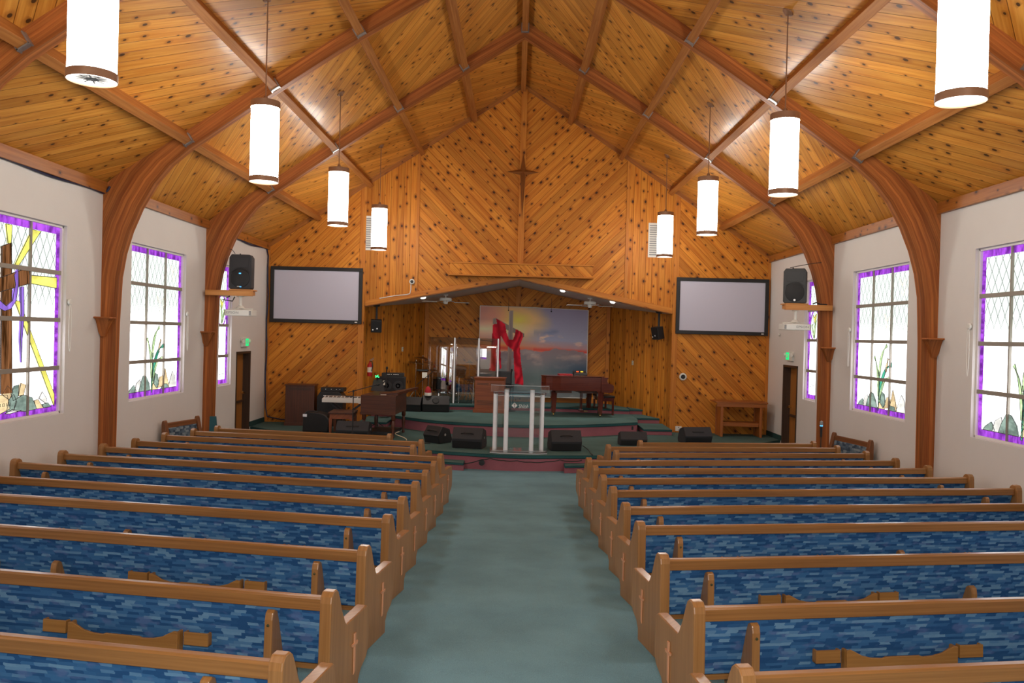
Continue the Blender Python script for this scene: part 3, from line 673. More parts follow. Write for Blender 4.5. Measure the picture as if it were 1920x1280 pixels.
for s, nm in ((-1, 'left'), (1, 'right')):
    for i, (x, y) in enumerate(LIN):
        row = 11 - i
        L = (LOUT[i] - abs(x)) / cos(TH)
        if row == 0: lb = 'shortest blue upholstered oak pew, front row nearest the stage, %s of the aisle' % nm
        elif row == 11: lb = 'blue upholstered oak pew nearest the camera, back row %s of the aisle' % nm
        else: lb = 'blue upholstered oak pew %s of the aisle, %s row counted from the stage' % (nm, ORD[row])
        pew('church_pew', lb, 'pews %s of the aisle' % nm, (abs(x) * s, y, fz(y)), s * TH, -G, s, L, racks=2 if i < 4 else 1)
def side_pew(label, p, q, sx):
    d = V((q[0] - p[0], q[1] - p[1], 0)); L = d.length; d.normalize(); x = d * sx
    o = pew('side_pew', label, 'short pews against the side walls', (p[0], p[1], fz(p[1])), atan2(x.y, x.x), 0, sx, L / 1.2, 'darkoak', 'darkoak', 'fabric2', False, False); o.scale = (1.2, .5, 1.2)
side_pew('short dark oak pew with grey patterned back, angled against the left wall', (-5.88, 13.85), (-5.68, 14.75), -1)
side_pew('short dark oak pew with grey patterned back, angled against the right wall', (5.88, 13.70), (5.68, 14.75), 1)

# ================================================================== LAMPS
def lamp(x, y, label, louver=False):
    zb = 3.82; o = thing('pendant_lamp', label, 'lamp', (x, y, zb), 0, 'cylinder pendant lamps'); r = .168
    MB().lathe([(r - .004, .055), (r - .004, .90)], (0, 0, 0), 40, caps=False).build('glass_cylinder', MAT['lamp'], o, smooth=True)
    MB().lathe([(r, 0), (r + .004, 0), (r + .004, .06), (r, .06)], (0, 0, 0), 40, caps=False).build('lower_band', MAT['bronze'], o, smooth=True)
    MB().lathe([(r + .004, .885), (r + .004, .965), (.03, .985), (.022, 1.03), (.0, 1.03)], (0, 0, 0), 40, caps=False).build('upper_cap', MAT['bronze'], o, smooth=True)
    if louver:
        MB().lathe([(r, .012), (.115, .012), (.115, .05)], (0, 0, 0), 32, caps=False).build('diffuser', MAT['lampend'], o)
        m = MB()
        for k in range(10):
            a = 2 * pi * k / 10; m.bar((.045 * cos(a), .045 * sin(a), .03), (.115 * cos(a), .115 * sin(a), .03), .012, .035)
        m.lathe([(.04, .012), (.05, .012), (.05, .05), (.04, .05)], (0, 0, 0), 20, caps=False); m.lathe([(.0, .052), (.115, .052)], (0, 0, 0), 20, caps=False)
        m.build('louver', MAT['greyp'], o)
    else: MB().lathe([(0, .014), (r, .014)], (0, 0, 0), 32, caps=False).build('diffuser', MAT['lampend'], o)
    zt = CEIL(x) - zb
    MB().cyl((0, 0, 1.02), (0, 0, zt - .03), .008, 8).build('rod', MAT['bronze'], o)
    n = V((-.66 * (1 if x > 0 else -1), 0, -1)).normalized()
    MB().lathe([(.07, 0), (.066, .014), (.03, .028), (.012, .05)], (0, 0, zt), 24, n).build('canopy', MAT['bronze'], o, smooth=True)
LY = [17.8, 13.85, 9.9, 5.95]
for s, nm in ((-1, 'left'), (1, 'right')):
    for k, y in enumerate(LY):
        x = s * (3.03 + .03 * k if s < 0 else 3.12)
        lb = ['white cylinder pendant lamp farthest from the camera, in front of the back wall, %s side', 'white cylinder pendant lamp second from the back wall, %s side', 'white cylinder pendant lamp third from the back wall, %s side', 'largest nearest white cylinder pendant lamp cut by the top edge, %s side'][k] % nm
        lamp(x, y, lb, s < 0 and k == 3)
    lamp(s * 3.12, 2.0, 'white cylinder pendant lamp added out of view over the rearmost pews, %s side' % nm)  # next pair of the row, out of view, put in to light the near pews

# ================================================================== BACK WALL THINGS
o = thing('wall_cross', 'brown pointed wooden cross on the post high on the back wall', 'cross', (.04, Y3 - .10, 5.93))
def spike(tip, b1, b2, mb):
    r = V((0, -.07, 0)); mb.add([tip, b1, b2, r, V((0, .01, 0))], [(0, 1, 3), (0, 3, 2), (1, 0, 2), (0, 2, 4), (0, 4, 1)], tip)
m = MB(); k = .065; c = [V((-k, 0, k)), V((k, 0, k)), V((k, 0, -k)), V((-k, 0, -k))]
for tip, i, j in ((V((0, 0, .46)), 0, 1), (V((0, 0, -1.12)), 2, 3)): spike(tip, c[i], c[j], m)
m.build('upright', MAT['crosswood'], o)
m = MB()
for tip, i, j in ((V((.39, 0, 0)), 1, 2), (V((-.39, 0, 0)), 3, 0)): spike(tip, c[i], c[j], m)
m.build('crossbar', MAT['crosswood'], o)

def screen(x0, x1, z0, z1, label):
    o = thing('projection_screen', label, 'screen', ((x0 + x1) / 2, Y3, z0), 0, 'framed projection screens'); w = (x1 - x0) / 2; h = z1 - z0; f = .085
    m = MB()
    for a, b, c, d in ((-w, w, 0, f), (-w, w, h - f, h), (-w, -w + f, f, h - f), (w - f, w, f, h - f)): m.span(a, b, -.085, -.03, c, d)
    m.build('black_frame', MAT['black'], o, bevel=.006)
    MB().span(-w + f - .01, w - f + .01, -.06, -.03, f - .01, h - f + .01).build('screen_surface', MAT['screen'], o)
    MB().span(w - .16, w - .10, -.088, -.085, .03, .055).build('maker_badge', MAT['white'], o)
screen(-5.9, -3.71, 2.232, 3.563, 'black framed white projection screen on the pine wall, left of the platform')
screen(3.755, 5.945, 2.20, 3.54, 'black framed white projection screen on the pine wall, right of the platform')

for x, lb in ((3.25, 'white slotted air grille on the back wall behind the farthest right lamp'), (-3.5, 'white slotted air grille on the back wall behind the farthest left lamp')):
    o = thing('air_grille', lb, 'vent', (x, Y3, 4.0)); m = MB(); m.span(-.19, .19, -.015, 0, 0, .82); m.build('grille_frame', MAT['white'], o, bevel=.004)
    m = MB()
    for k in range(14): m.span(-.16, .16, -.024, -.015, .05 + k * .053, .078 + k * .053)
    m.build('grille_slats', MAT['greyp'], o)
for x, z, r_, lb in ((-2.535, 3.276, .065, 'small round white camera on the back wall above the platform opening'), (3.965, 1.18, .088, 'round white camera with black centre below the right screen')):
    o = thing('wall_camera', lb, 'camera', (x, Y3 - .03, z)); MB().lathe([(r_, 0), (r_, .03), (r_ * .85, .045)], (0, 0, 0), 28, (0, -1, 0)).build('white_ring', MAT['white'], o, smooth=True)
    MB().lathe([(r_ * .6, .045), (r_ * .5, .062), (.0, .066)], (0, 0, 0), 24, (0, -1, 0)).build('lens', MAT['black'], o, smooth=True)
m = MB(); m.tube([(-2.56, Y3 - .04, 3.21), (-2.56, Y3 - .04, 3.08), (-2.58, Y3 - .045, 2.99), (-2.66, Y3 - .045, 2.965), (-2.95, Y3 - .045, 2.93), (-3.3, Y3 - .045, 2.86)], .011, 8)
tag(m.build('camera_wire', MAT['white']), 'thin white wire running down from the round camera above the opening', 'wire')
def outlet(x, y, z, lb, rz=0, mt='white', w=.075, h=.115):
    o = thing('wall_outlet', lb, 'outlet', (x, y, z), rz); MB().span(-w / 2, w / 2, -.012, 0, -h / 2, h / 2).build('cover_plate', MAT[mt], o, bevel=.003)
    m = MB()
    for q in (-1, 1): m.span(-.014, .014, -.016, -.012, q * h * .24 - .014, q * h * .24 + .014)
    m.build('sockets', MAT['greyp'], o)
outlet(3.9, Y3 - .002, -.06, 'white double outlet low on the pine wall beside the platform opening, right', w=.15)
SA = atan2(22.8 - 20.3, 2.55 - 3.69)
outlet(-3.015, 21.75, 1.62, 'cream switch plate on the left alcove wall behind the drums', -(pi - SA) * -1 - 0 + 0, 'cream')
outlet(3.05, 21.68, 1.42, 'cream switch plate on the right alcove wall', (pi - SA) * -1 * -1 - pi + pi if False else -(pi - SA) * 0 - (pi - SA), 'cream')
m = MB(); m.tube([(3.9, Y3 - .03, -.08), (3.98, Y3 - .12, -.13), (4.1, Y3 - .3, -.14), (4.16, Y3 - .7, -.14)], .012)
tag(m.build('extension_cord', MAT['white']), 'short white cord from the outlet beside the platform opening', 'cord')

# exit signs over the side doors
for s, nm in ((-1, 'left'), (1, 'right')):
    y = 18.12; z = 1.66
    o = thing('exit_sign', 'small lit green exit sign over the %s side door' % nm, 'sign', (s * WX, y, z), 0)
    MB().span(-s * .05, 0, -.20, .20, 0, .20).build('housing', MAT['white'], o, bevel=.006)
    MB().span(-s * .055, -s * .05, -.02, .18, .02, .18).build('lit_face', MAT['exitface'], o)
    text('exit_word', 'EXIT', .11, MAT['white'], o, (-s * .057, .08, .10), (R(90), 0, R(90) * -s), sx=.7)
    for q in (-1, 1): MB().lathe([(.0, 0), (.035, .01), (.045, .05), (.0, .052)], (-s * .03, q * .2, .13), 14, (-s, q * .6, -.1)).build('lamp_head', MAT['white'], o, smooth=True)

# corbel shelves on the arch legs
for s, nm in ((-1, 'left'), (1, 'right')):
    for y, z, far in ((11.85, 2.18, 'nearer'), (15.8, 1.99, 'farther')):
        o = thing('corbel_shelf', 'small wooden bracket shelf on the %s %s arch leg' % (far, nm), 'shelf', (s * 5.945, y, z - .28))
        MB().span(-.175, .175, -.20, 0, .255, .28).build('shelf_board', MAT['glulam'], o, bevel=.005)
        m = MB(); n = 8; pr = []
        for k in range(n + 1):
            t = k / n; pr.append((.155 - .125 * t ** .75 if t < .5 else .155 - .125 * (t ** .75), .255 - .255 * t))
        L_, R_ = [(-a, b) for a, b in pr], [(a, b) for a, b in pr]; V_ = []
        for (a, b) in pr: dd = .165 * (a / .155); V_ += [(-a, 0, b), (a, 0, b), (a, -dd, b), (-a, -dd, b)]
        fs = [(0, 1, 2, 3), tuple(4 * n + k for k in (3, 2, 1, 0))]
        for k in range(n):
            for e in range(4): fs.append((4 * k + e, 4 * k + (e + 1) % 4, 4 * k + 4 + (e + 1) % 4, 4 * k + 4 + e))
        m.add(V_, fs, (0, 0, 1)); m.build('bracket', MAT['glulam'], o)

# wall arms with loudspeakers above and projectors below
for s, nm in ((-1, 'left'), (1, 'right')):
    o = thing('bracket_arm', 'pine arm fixed to the %s arch leg, holding a loudspeaker and projector' % nm, 'bracket', (s * 5.5, 15.7, 2.68))
    MB().span(-.44, .44, -.05, .05, 0, .10).build('beam', MAT['shelf'], o, bevel=.004)
    MB().span(-s * .44, -s * .02, -.06, .30, .10, .125).build('shelf_board', MAT['shelf'], o, bevel=.004)
    MB().span(-s * .40, -s * .30, .05, .30, .02, .10).build('back_brace', MAT['shelf'], o)
    # loudspeaker
    cx = s * 5.30 if s < 0 else 5.29
    o = thing('loudspeaker', 'black loudspeaker on the wall arm beside the %s screen' % nm, 'speaker', (cx, 15.84, 2.806), s * R(-5 if s < 0 else -22) if s > 0 else R(4))
    w, h = .21, .66
    m = MB(); m.prism([(-w, .03), (-w + .03, 0), (w - .03, 0), (w, .03), (w * 1.0, h - .06), (w - .04, h), (-w + .04, h), (-w, h - .06)], -.17, .06, XZ, (0, 0, 1))
    m.prism([(-w, .03), (-w + .03, 0), (w - .03, 0), (w, .03), (w * 1.0, h - .06), (w - .04, h), (-w + .04, h), (-w, h - .06)], .06, .17, lambda a, b, k: V((a * (1 - (k - .06) * 3), k, .33 + (b - .33) * (1 - (k - .06) * 1.2))), (0, 0, 1))
    m.build('cabinet', MAT['charcoal' if s < 0 else 'black'], o, bevel=.012)
    MB().lathe([(.175, 0), (.175, .012), (.16, .018), (.0, .012)], (0, -.17, .205), 36, (0, -1, 0)).build('woofer_grille', MAT['grille'], o, smooth=True)
    m = MB(); P0 = [(-.17, h - .06), (.17, h - .06), (.14, h - .25), (-.14, h - .25)]; P1 = [(-.07, h - .12), (.07, h - .12), (.06, h - .19), (-.06, h - .19)]
    m.add([V((a, -.172, b)) for a, b in P0] + [V((a, -.10, b)) for a, b in P1], [(0, 1, 5, 4), (1, 2, 6, 5), (2, 3, 7, 6), (3, 0, 4, 7), (4, 5, 6, 7)], (0, 0, 1))
    q = MB(); q.hexa([V((a, -.178, b)) for a, b in P0] + [V((a, -.168, b)) for a, b in P0]); 
    m.build('horn_throat', MAT['grille'], o)
    m = MB()
    for a in [i / 14 for i in range(14)]:
        t0, t1 = R(35 + 110 * a), R(35 + 110 * (a + 1 / 14)); m.hexa([V((rr * cos(tt), yy, .205 + rr * sin(tt))) for yy in (-.19, -.165) for rr, tt in ((.185, t0), (.20, t0), (.20, t1), (.185, t1))])
    m.build('horn_lip', MAT['grille'], o)
    if s < 0:
        MB().span(-.02, .02, -.192, -.188, .29, .31).build('blue_light', MAT['blueled'], o); MB().span(-.05, .0, -.192, -.188, .045, .056).build('name_badge', MAT['white'], o); MB().span(.0, .03, -.192, -.188, .038, .052).build('badge_light', MAT['blueled'], o)
    else: MB().lathe([(.02, 0), (.02, .006), (.0, .006)], (0, -.188, .06), 14, (0, -1, 0)).build('name_badge', MAT['silver'], o)
    MB().cyl((-.05, 0, h), (-.05, 0, h + .03), .012).build('eye_bolt', MAT['black'], o)
    # projector
    px = -5.31 if s < 0 else 5.29
    o = thing('projector', 'white projector hanging under the pine arm beside the %s screen' % nm, 'projector', (px, 15.80, 2.30))
    m = MB(); pts = [(-.26, -.14), (-.22, -.19), (.22, -.19), (.26, -.14), (.26, .17), (-.26, .17)]; m.prism(pts, 0, .115, XY, (1, 0, 0)); m.build('body', MAT['white'], o, bevel=.012)
    m = MB(); m.span(-.24, .24, -.02, .02, .13, .145); m.span(-.02, .02, -.15, .15, .128, .14)
    for a in (-.22, .22): m.cyl((a, 0, .11), (a, 0, .14), .012)
    m.build('mount_arms', MAT['white'], o); m = MB(); m.lathe([(.09, .145), (.05, .19), (.03, .20), (.03, .36), (.075, .365), (.075, .38)], (0, 0, 0), 16); m.build('mount_pole', MAT['white'], o, smooth=True)
    MB().span(.19 if s < 0 else -.25, .25 if s < 0 else -.19, -.185, -.15, .02, .095).build('vent_grille', MAT['greyp'], o)
    text('maker_name', 'EPSON', .06, MAT['greyp'], o, (-.09 if s < 0 else .08, -.192, .058), (R(90), 0, 0), sx=1.3)
    m = MB(); m.tube([(px - .15, 15.63, 2.67), (px - .28, 15.61, 2.60), (px - .1, 15.63, 2.575), (px - .06, 15.64, 2.66)] if s < 0 else [(px + .28, 15.66, 2.80), (px + .34, 15.66, 2.83), (px + .42, 15.67, 2.80), (px + .55, 15.67, 2.795)], .012)
    tag(m.build('speaker_cable', MAT['black']), 'black cable looped on the pine arm beside the %s screen' % nm, 'cable')
m = MB(); m.tube([(5.18, 15.84, 3.49), (5.35, 15.83, 3.53), (5.6, 15.80, 3.58), (5.75, 15.78, 3.60)], .006); tag(m.build('safety_wire', MAT['black']), 'thin wire from the right loudspeaker up to the arch', 'wire')
m = MB(); m.tube([(-5.45, 15.84, 3.49), (-5.5, 15.83, 3.56), (-5.6, 15.80, 3.60)], .006); tag(m.build('safety_wire', MAT['black']), 'thin wire from the left loudspeaker up to the arch', 'wire')
# small white hook on right wall
m = MB(); m.lathe([(.0, 0), (.03, .01), (.03, .04), (0, .05)], (6.0, 18.9, 2.23), 12, (-1, 0, 0)); tag(m.build('motion_sensor', MAT['white'], smooth=True), 'tiny white sensor on the right wall beneath the projector', 'sensor')

# eave cables on the left
pts = []
for k in range(60):
    y = 2 + k * (11.8 - 2) / 59; pts.append((-5.975, y, 3.955 + .035 * sin(y * 2.1) * sin(y * .9) - .02))
m = MB(); m.tube(pts + [(-5.93, 11.83, 3.99), (-5.90, 11.84, 4.05)], .016)
tag(m.build('eave_cable', MAT['bluecable']), 'dark blue cable sagging along the top of the left wall', 'cable')
m = MB(); m.tube([(-5.97, y, 3.94 + .02 * sin(y * 3)) for y in [16 + k * .22 for k in range(17)]] + [(-5.97, 19.66, 3.8)] + [(-5.965 + .012 * sin(z * 5), 19.66, z) for z in [3.5 - k * .3 for k in range(12)]] + [(-5.9, 19.64, -.02), (-5.6, 19.66, -.08), (-5.2, 19.66, -.10)], .016)
tag(m.build('corner_cable', MAT['bluecable']), 'dark blue cable running down the left back corner', 'cable')

# ================================================================== ALCOVE
def fan(x, lb):
    y = 20.8; zc = ACE(x); o = thing('ceiling_fan', lb, 'fan', (x, y, 2.82), 0, 'white ceiling fans over the platform')
    MB().cyl((0, 0, .13), (0, 0, zc - 2.82), .014).build('downrod', MAT['white'], o); MB().lathe([(.05, zc - 2.85), (.07, zc - 2.82)], (0, 0, 0), 16).build('canopy', MAT['white'], o)
    MB().lathe([(.0, .06), (.14, .06), (.155, .075), (.155, .115), (.14, .135), (.0, .14)], (0, 0, 0), 28).build('motor_housing', MAT['white'], o, smooth=True)
    MB().lathe([(.0, -.02), (.05, -.015), (.06, .03), (.06, .06)], (0, 0, 0), 18).build('switch_cup', MAT['white'], o, smooth=True)
    for k in range(4):
        a = R(12 + 90 * k); rot = M.Rotation(a, 4, 'Z'); m = MB()
        m.prism([(.22, -.05), (.58, -.065), (.6, -.04), (.6, .04), (.58, .065), (.22, .05)], .028, .036, XY, (1, 0, 0)); b = m.build('blade', MAT['white'], o, T=rot @ M.Rotation(R(8), 4, 'X'))
        MB().bar((.1, 0, .065), (.26, 0, .034), .03, .01).build('blade_iron', MAT['greyp'], b, T=rot)
fan(-1.82, 'white four blade ceiling fan over the left half of the platform'); fan(1.81, 'white four blade ceiling fan over the right half of the platform')
for x, y, lb in ((-2.33, 20.3, 'small recessed downlight in the alcove ceiling, left slope'), (1.09, 20.3, 'small recessed downlight in the alcove ceiling, right slope near the peak'), (2.32, 20.3, 'small recessed downlight in the alcove ceiling, right slope near its end')):
    o = thing('downlight', lb, 'light', (x, y, ACE(x) - .004)); n = V(((-.735 / 3.67) * (1 if x > 0 else -1), 0, -1))
    MB().lathe([(.055, 0), (.075, .0), (.075, .006), (.055, .006)], (0, 0, 0), 20, n).build('trim_ring', MAT['white'], o); MB().lathe([(.066, .0), (.06, .02), (.04, .036), (.0, .042)], (0, 0, 0), 20, n).build('bulb_face', MAT['spot'], o)
    sp = bpy.data.lights.new('downlight_beam', 'SPOT'); sp.energy = 60; sp.spot_size = R(140); sp.spot_blend = 1.0; sp.shadow_soft_size = .06; sp.color = (1, .93, .84)
    so = bpy.data.objects.new('downlight_beam', sp); COL.objects.link(so); so.parent = o; so.location = n * .06; so.rotation_euler = (-n).to_track_quat('Z', 'Y').to_euler()
def hang_speaker(x, yaw, lb):
    y = 20.02; zt = ACE(x); o = thing('hanging_monitor', lb, 'speaker', (x, y, 2.06), 0)
    MB().lathe([(.07, zt - 2.06 - .05), (.09, zt - 2.06)], (0, 0, 0), 14).build('ceiling_plate', MAT['black'], o); MB().cyl((0, 0, .22), (0, 0, zt - 2.06), .026).build('pole', MAT['charcoal'], o)
    m = MB(); m.span(-.13, .13, -.09, .09, 0, .30); m.build('cabinet', MAT['black'], o, bevel=.01, T=M.Rotation(yaw, 4, 'Z') @ M.Rotation(R(12), 4, 'X'))
    m = MB(); m.lathe([(.0, 0), (.018, .005), (.0, .01)], (-.08, -.1, .07), 10, (0, -1, 0)); m.lathe([(.0, 0), (.018, .005), (.0, .01)], (.02, -.1, .10), 10, (0, -1, 0)); m.build('jack_plate', MAT['silver'], o, T=M.Rotation(yaw, 4, 'Z') @ M.Rotation(R(12), 4, 'X'))
hang_speaker(-3.42, R(10), 'small black monitor speaker hung from the alcove ceiling, left end'); hang_speaker(3.42, R(-62), 'small black monitor speaker hung from the alcove ceiling, right end')
o = thing('fire_extinguisher', 'red fire extinguisher on the left jamb of the platform opening', 'extinguisher', (-3.55, 20.0, .98))
MB().lathe([(.0, 0), (.055, .005), (.06, .03), (.06, .27), (.03, .32), (.018, .34), (.018, .37)], (0, 0, 0), 18).build('cylinder', MAT['red'], o, smooth=True)
MB().lathe([(.0611, .10), (.0611, .22)], (0, 0, 0), 18, caps=False).build('instruction_label', MAT['paper'], o)
m = MB(); m.bar((0, 0, .37), (.09, -.02, .41), .02, .012); m.bar((0, 0, .39), (.10, -.02, .45), .02, .01); m.build('lever', MAT['greyp'], o); m = MB(); m.tube([(0, 0, .37), (.06, -.04, .36), (.075, -.05, .25), (.06, -.05, .12)], .012); m.build('hose', MAT['black'], o)

# printed backdrop with a draped cross against a sunset
def vnoise(x, y, sd=0):
    xi, yi = ifloor(x), ifloor(y); fx, fy = x - xi, y - yi; fx = fx * fx * (3 - 2 * fx); fy = fy * fy * (3 - 2 * fy)
    h = lambda a, b: (math.sin(a * 127.1 + b * 311.7 + sd * 74.7) * 43758.5453) % 1.0
    return (h(xi, yi) * (1 - fx) + h(xi + 1, yi) * fx) * (1 - fy) + (h(xi, yi + 1) * (1 - fx) + h(xi + 1, yi + 1) * fx) * fy
def fbm(x, y, sd=0): return sum(vnoise(x * 2 ** k, y * 2 ** k, sd + k) / 2 ** (k + 1) for k in range(4))
def lerp(a, b, t): t = max(0, min(1, t)); return tuple(p + (q - p) * t for p, q in zip(a, b))
def inside(p, poly_):
    x, y = p; c = False; n = len(poly_)
    for i in range(n):
        x1, y1 = poly_[i]; x2, y2 = poly_[(i + 1) % n]
        if (y1 > y) != (y2 > y) and x < (x2 - x1) * (y - y1) / (y2 - y1) + x1: c = not c
    return c
PX = lambda pts: [((x - 150) / 1640, 1 - (y - 200) / 1376) for x, y in pts]
POSTP = PX([(595, 255), (655, 250), (650, 800), (636, 1576), (575, 1576), (585, 700)]); ARMP = PX([(350, 390), (390, 378), (830, 605), (825, 662), (400, 490), (350, 472)])
CLA = PX([(352, 478), (410, 470), (475, 640), (470, 800), (495, 1155), (470, 1160), (440, 900), (410, 1195), (310, 1190), (335, 800)]); CLB = PX([(395, 382), (480, 428), (535, 470), (560, 600), (600, 700), (660, 700), (690, 620), (695, 545), (720, 545), (800, 590), (812, 660), (770, 780), (720, 850), (650, 855), (560, 790), (480, 660), (430, 560)]); CLC = PX([(668, 840), (765, 790), (790, 1050), (830, 1300), (835, 1400), (705, 1380)])
def paint(u, v):
    n = fbm(u * 5, v * 7, 3); n2 = fbm(u * 9 + 3, v * 22, 9)
    c = lerp((150, 158, 182), (138, 132, 158), (v - .6) * 2.4); c = lerp(c, (206, 138, 104), max(0, .62 - u) * 1.1)
    d = hypot((u - .36) * 1.1, (v - .86) * 1.3); c = lerp((255, 200, 92), c, d / .36 + (n - .5) * .5)
    c = lerp(c, (200, 130, 120), max(0, .9 - abs(u - .12) * 5) * max(0, 1 - abs(v - .9) * 5) * .8)
    if v > .5:
        c = lerp((246, 222, 180), c, hypot((u - .04) * 1.2, (v - .745) * 7) + .25)
        w = max(0, 1 - abs(v - (.56 - .04 * u)) / .11); c = lerp(c, lerp((238, 150, 62), (196, 104, 84), u * 1.3), w * (.55 + .7 * (n2 - .3)))
        if u > .5: c = lerp(c, (70, 92, 138), max(0, 1 - abs(v - .74 - .02 * sin(u * 9)) / .05) * max(0, n * 2.2 - .75) * (u - .4) * 2.4)
        if u > .55: c = lerp(c, (226, 190, 168), max(0, fbm(u * 12, v * 26, 21) - .52) * 6 * max(0, 1 - abs(v - .66 + .10 * (u - .6)) / .07))
        c = lerp(c, (190, 76, 66), max(0, 1 - abs(v - .545 + .03 * u) / .035) * (.5 + .5 * (u > .5 or u < .3)))
    rid = .515 + .05 * (fbm(u * 7, 1.3, 5) - .5) * 2 + .02 * (fbm(u * 26, 4.1, 6) - .5) + .02 * (u > .4) * sin((u - .4) * 5)
    if v < rid:
        t = (rid - v) / rid
        g = lerp((128, 116, 122), (104, 112, 116), t * 2); g = lerp(g, (172, 148, 140), max(0, fbm(u * 11, v * 18, 31) - .5) * 3.2 * max(0, 1 - t * 1.8))
        g = lerp(g, (40, 62, 88), max(0, (u - .55) * 2.2) * max(0, 1 - abs(v - .30 - .05 * (fbm(u * 9, 2, 41) - .5)) / .17)); g = lerp(g, (74, 96, 96), max(0, 1 - abs(v - .2) / .16) * .5)
        g = lerp(g, (148, 138, 140), max(0, .4 - u) * max(0, 1 - abs(v - .28) / .2)); c = lerp(g, lerp(g, (188, 180, 178), .5), max(0, fbm(u * 8, v * 10, 51) - .55) * 2)
    p = (u, v)
    if inside(p, ARMP): c = lerp((150, 138, 130), (104, 92, 88), (u - .12) * 3 + (fbm(u * 60, v * 8) - .5))
    if inside(p, POSTP): c = lerp((92, 76, 80), (160, 148, 140), v * .9 + .5 * (fbm(u * 90, v * 6) - .5) + (.25 if u < .277 else 0))
    if inside(p, CLA) or inside(p, CLB) or inside(p, CLC):
        f = .5 + .5 * sin((u * 75 + 3 * fbm(u * 6, v * 4, 61) * 6)); c = lerp((146, 16, 34), (206, 36, 56), f)
    return c
NX, NZ = 236, 190; bx0, bx1, bz0, bz1, by = -1.03, 1.93, .39, 2.845, 22.62
o = thing('printed_backdrop', 'large printed sunset banner with a red draped cross, hung behind the platform', 'banner', ((bx0 + bx1) / 2, by, bz0))
vs, cs = [], []
for j in range(NZ + 1):
    for i in range(NX + 1):
        u, v = i / NX, j / NZ; sag = .0 - .05 * u * v * v
        vs.append(((u - .5) * (bx1 - bx0), .006 * sin(u * 23) * (1 - v), v * (bz1 - bz0) + sag)); cs.append((*(min(1, 1.55 * k) for k in srgb(*paint(u, v))), 1))
me = bpy.data.meshes.new('banner_print'); me.from_pydata(vs, [], [(j * (NX + 1) + i, j * (NX + 1) + i + 1, (j + 1) * (NX + 1) + i + 1, (j + 1) * (NX + 1) + i) for j in range(NZ) for i in range(NX)])
ca = me.color_attributes.new('paint', 'FLOAT_COLOR', 'POINT'); ca.data.foreach_set('color', [x for c in cs for x in c])
t = NT('banner_print'); at = t.n('ShaderNodeAttribute', attribute_name='paint'); t.bsdf(at.outputs['Color'], .7, spec=.2); me.materials.append(t.mat)
b = bpy.data.objects.new('banner_print', me); COL.objects.link(b); b.parent = o; sm = b.modifiers.new('solid', 'SOLIDIFY'); sm.thickness = .006; sm.offset = 1
w = (bx1 - bx0) / 2; h = bz1 - bz0
m = MB(); m.tube([(-w, 0, 0), (-w, 0, h)], .009); m.tube([(w, 0, 0), (w, 0, h - .05)], .012); m.tube([(-w, 0, h), (0, 0, h - .0125), (w, 0, h - .05)], .009); m.tube([(-w, 0, 0), (w, 0, 0)], .012); m.build('white_hem', MAT['white'], o)
m = MB()
for x in (-.7, .47): m.tube([(x, -.02, h + .25), (x, -.02, h - .1)], .005); m.lathe([(.0, 0), (.02, .02), (.0, .05)], (x, -.02, h - .13), 10)
m.build('hanging_cord', MAT['black'], o)

# ================================================================== STAGE THINGS
# clear lectern on four white tubes
o = thing('acrylic_lectern', 'clear acrylic lectern on four white tubes at the front of the stage', 'lectern', (.075, 15.62, Z1))
TB = [(-.455, .06, 1.10), (-.245, -.13, 1.20), (.235, -.13, 1.20), (.43, .06, 1.10)]
m = MB(); m.prism([(-.54, -.12), (-.35, -.21), (.35, -.21), (.54, -.12), (.54, .26), (-.54, .26)], 0, .018, XY, (1, 0, 0)); m.build('base_plate', MAT['acryledge'], o, bevel=.003)
m = MB(); m.prism([(-.54, -.12), (-.35, -.21), (.35, -.21), (.54, -.12), (.54, .26), (-.54, .26)], .018, .06, XY, (1, 0, 0)); m.build('base_block', MAT['acrylic'], o)
for x, y, h in TB:
    MB().cyl((x, y, .02), (x, y, h), .042, 20).build('tube', MAT['silver'], o, smooth=True)
    MB().lathe([(.05, h), (.05, h + .012), (.0, h + .016)], (x, y, 0), 20).build('tube_cap', MAT['chrome'], o, smooth=True)
fp = MB().span(-.20, .19, -.135, -.123, .06, 1.12).build('front_panel', MAT['acrylic'], o)
MB().bar((-.28, -.10, .60), (-.42, .03, .60), .010, 1.02).build('side_panel', MAT['acrylic'], o); MB().bar((.27, -.10, .60), (.40, .03, .60), .010, 1.02).build('side_panel', MAT['acrylic'], o)
m = MB()
for a, b in (((-.54, -.05), (-.40, -.17)), ((-.40, -.17), (.38, -.17)), ((.38, -.17), (.55, -.05))): m.bar((*a, 1.21), (*b, 1.21), .012, .13)
m.build('tray_front', MAT['acrylic'], o)
m = MB(); m.hexa([(-.5, -.12, 1.145), (.5, -.12, 1.145), (.5, .26, 1.06), (-.5, .26, 1.06), (-.5, -.12, 1.157), (.5, -.12, 1.157), (.5, .26, 1.072), (-.5, .26, 1.072)]); m.build('reading_shelf', MAT['acrylic'], o)
m = MB()
for a, b in (((-.54, -.056), (-.40, -.176)), ((-.40, -.176), (.38, -.176)), ((.38, -.176), (.55, -.056))): m.bar((*a, 1.275), (*b, 1.275), .012, .006)
m.bar((-.44, -.137, 1.085), (.42, -.137, 1.085), .012, .008); m.bar((-.5, -.19, .055), (.5, -.19, .055), .012, .008); m.build('polished_edge', MAT['acryledge'], o)
lg = MB(); lg.prism([(-.15, .90), (-.095, .955), (-.04, .90), (-.095, .845)], -.1385, -.136, XZ, (1, 0, 0)); e = lg.build('diamond_logo', MAT['etch'], fp)
m = MB(); m.span(-.099, -.091, -.1405, -.138, .855, .945); m.span(-.115, -.075, -.1405, -.138, .912, .92); m.build('logo_cross', MAT['charcoal'], e)
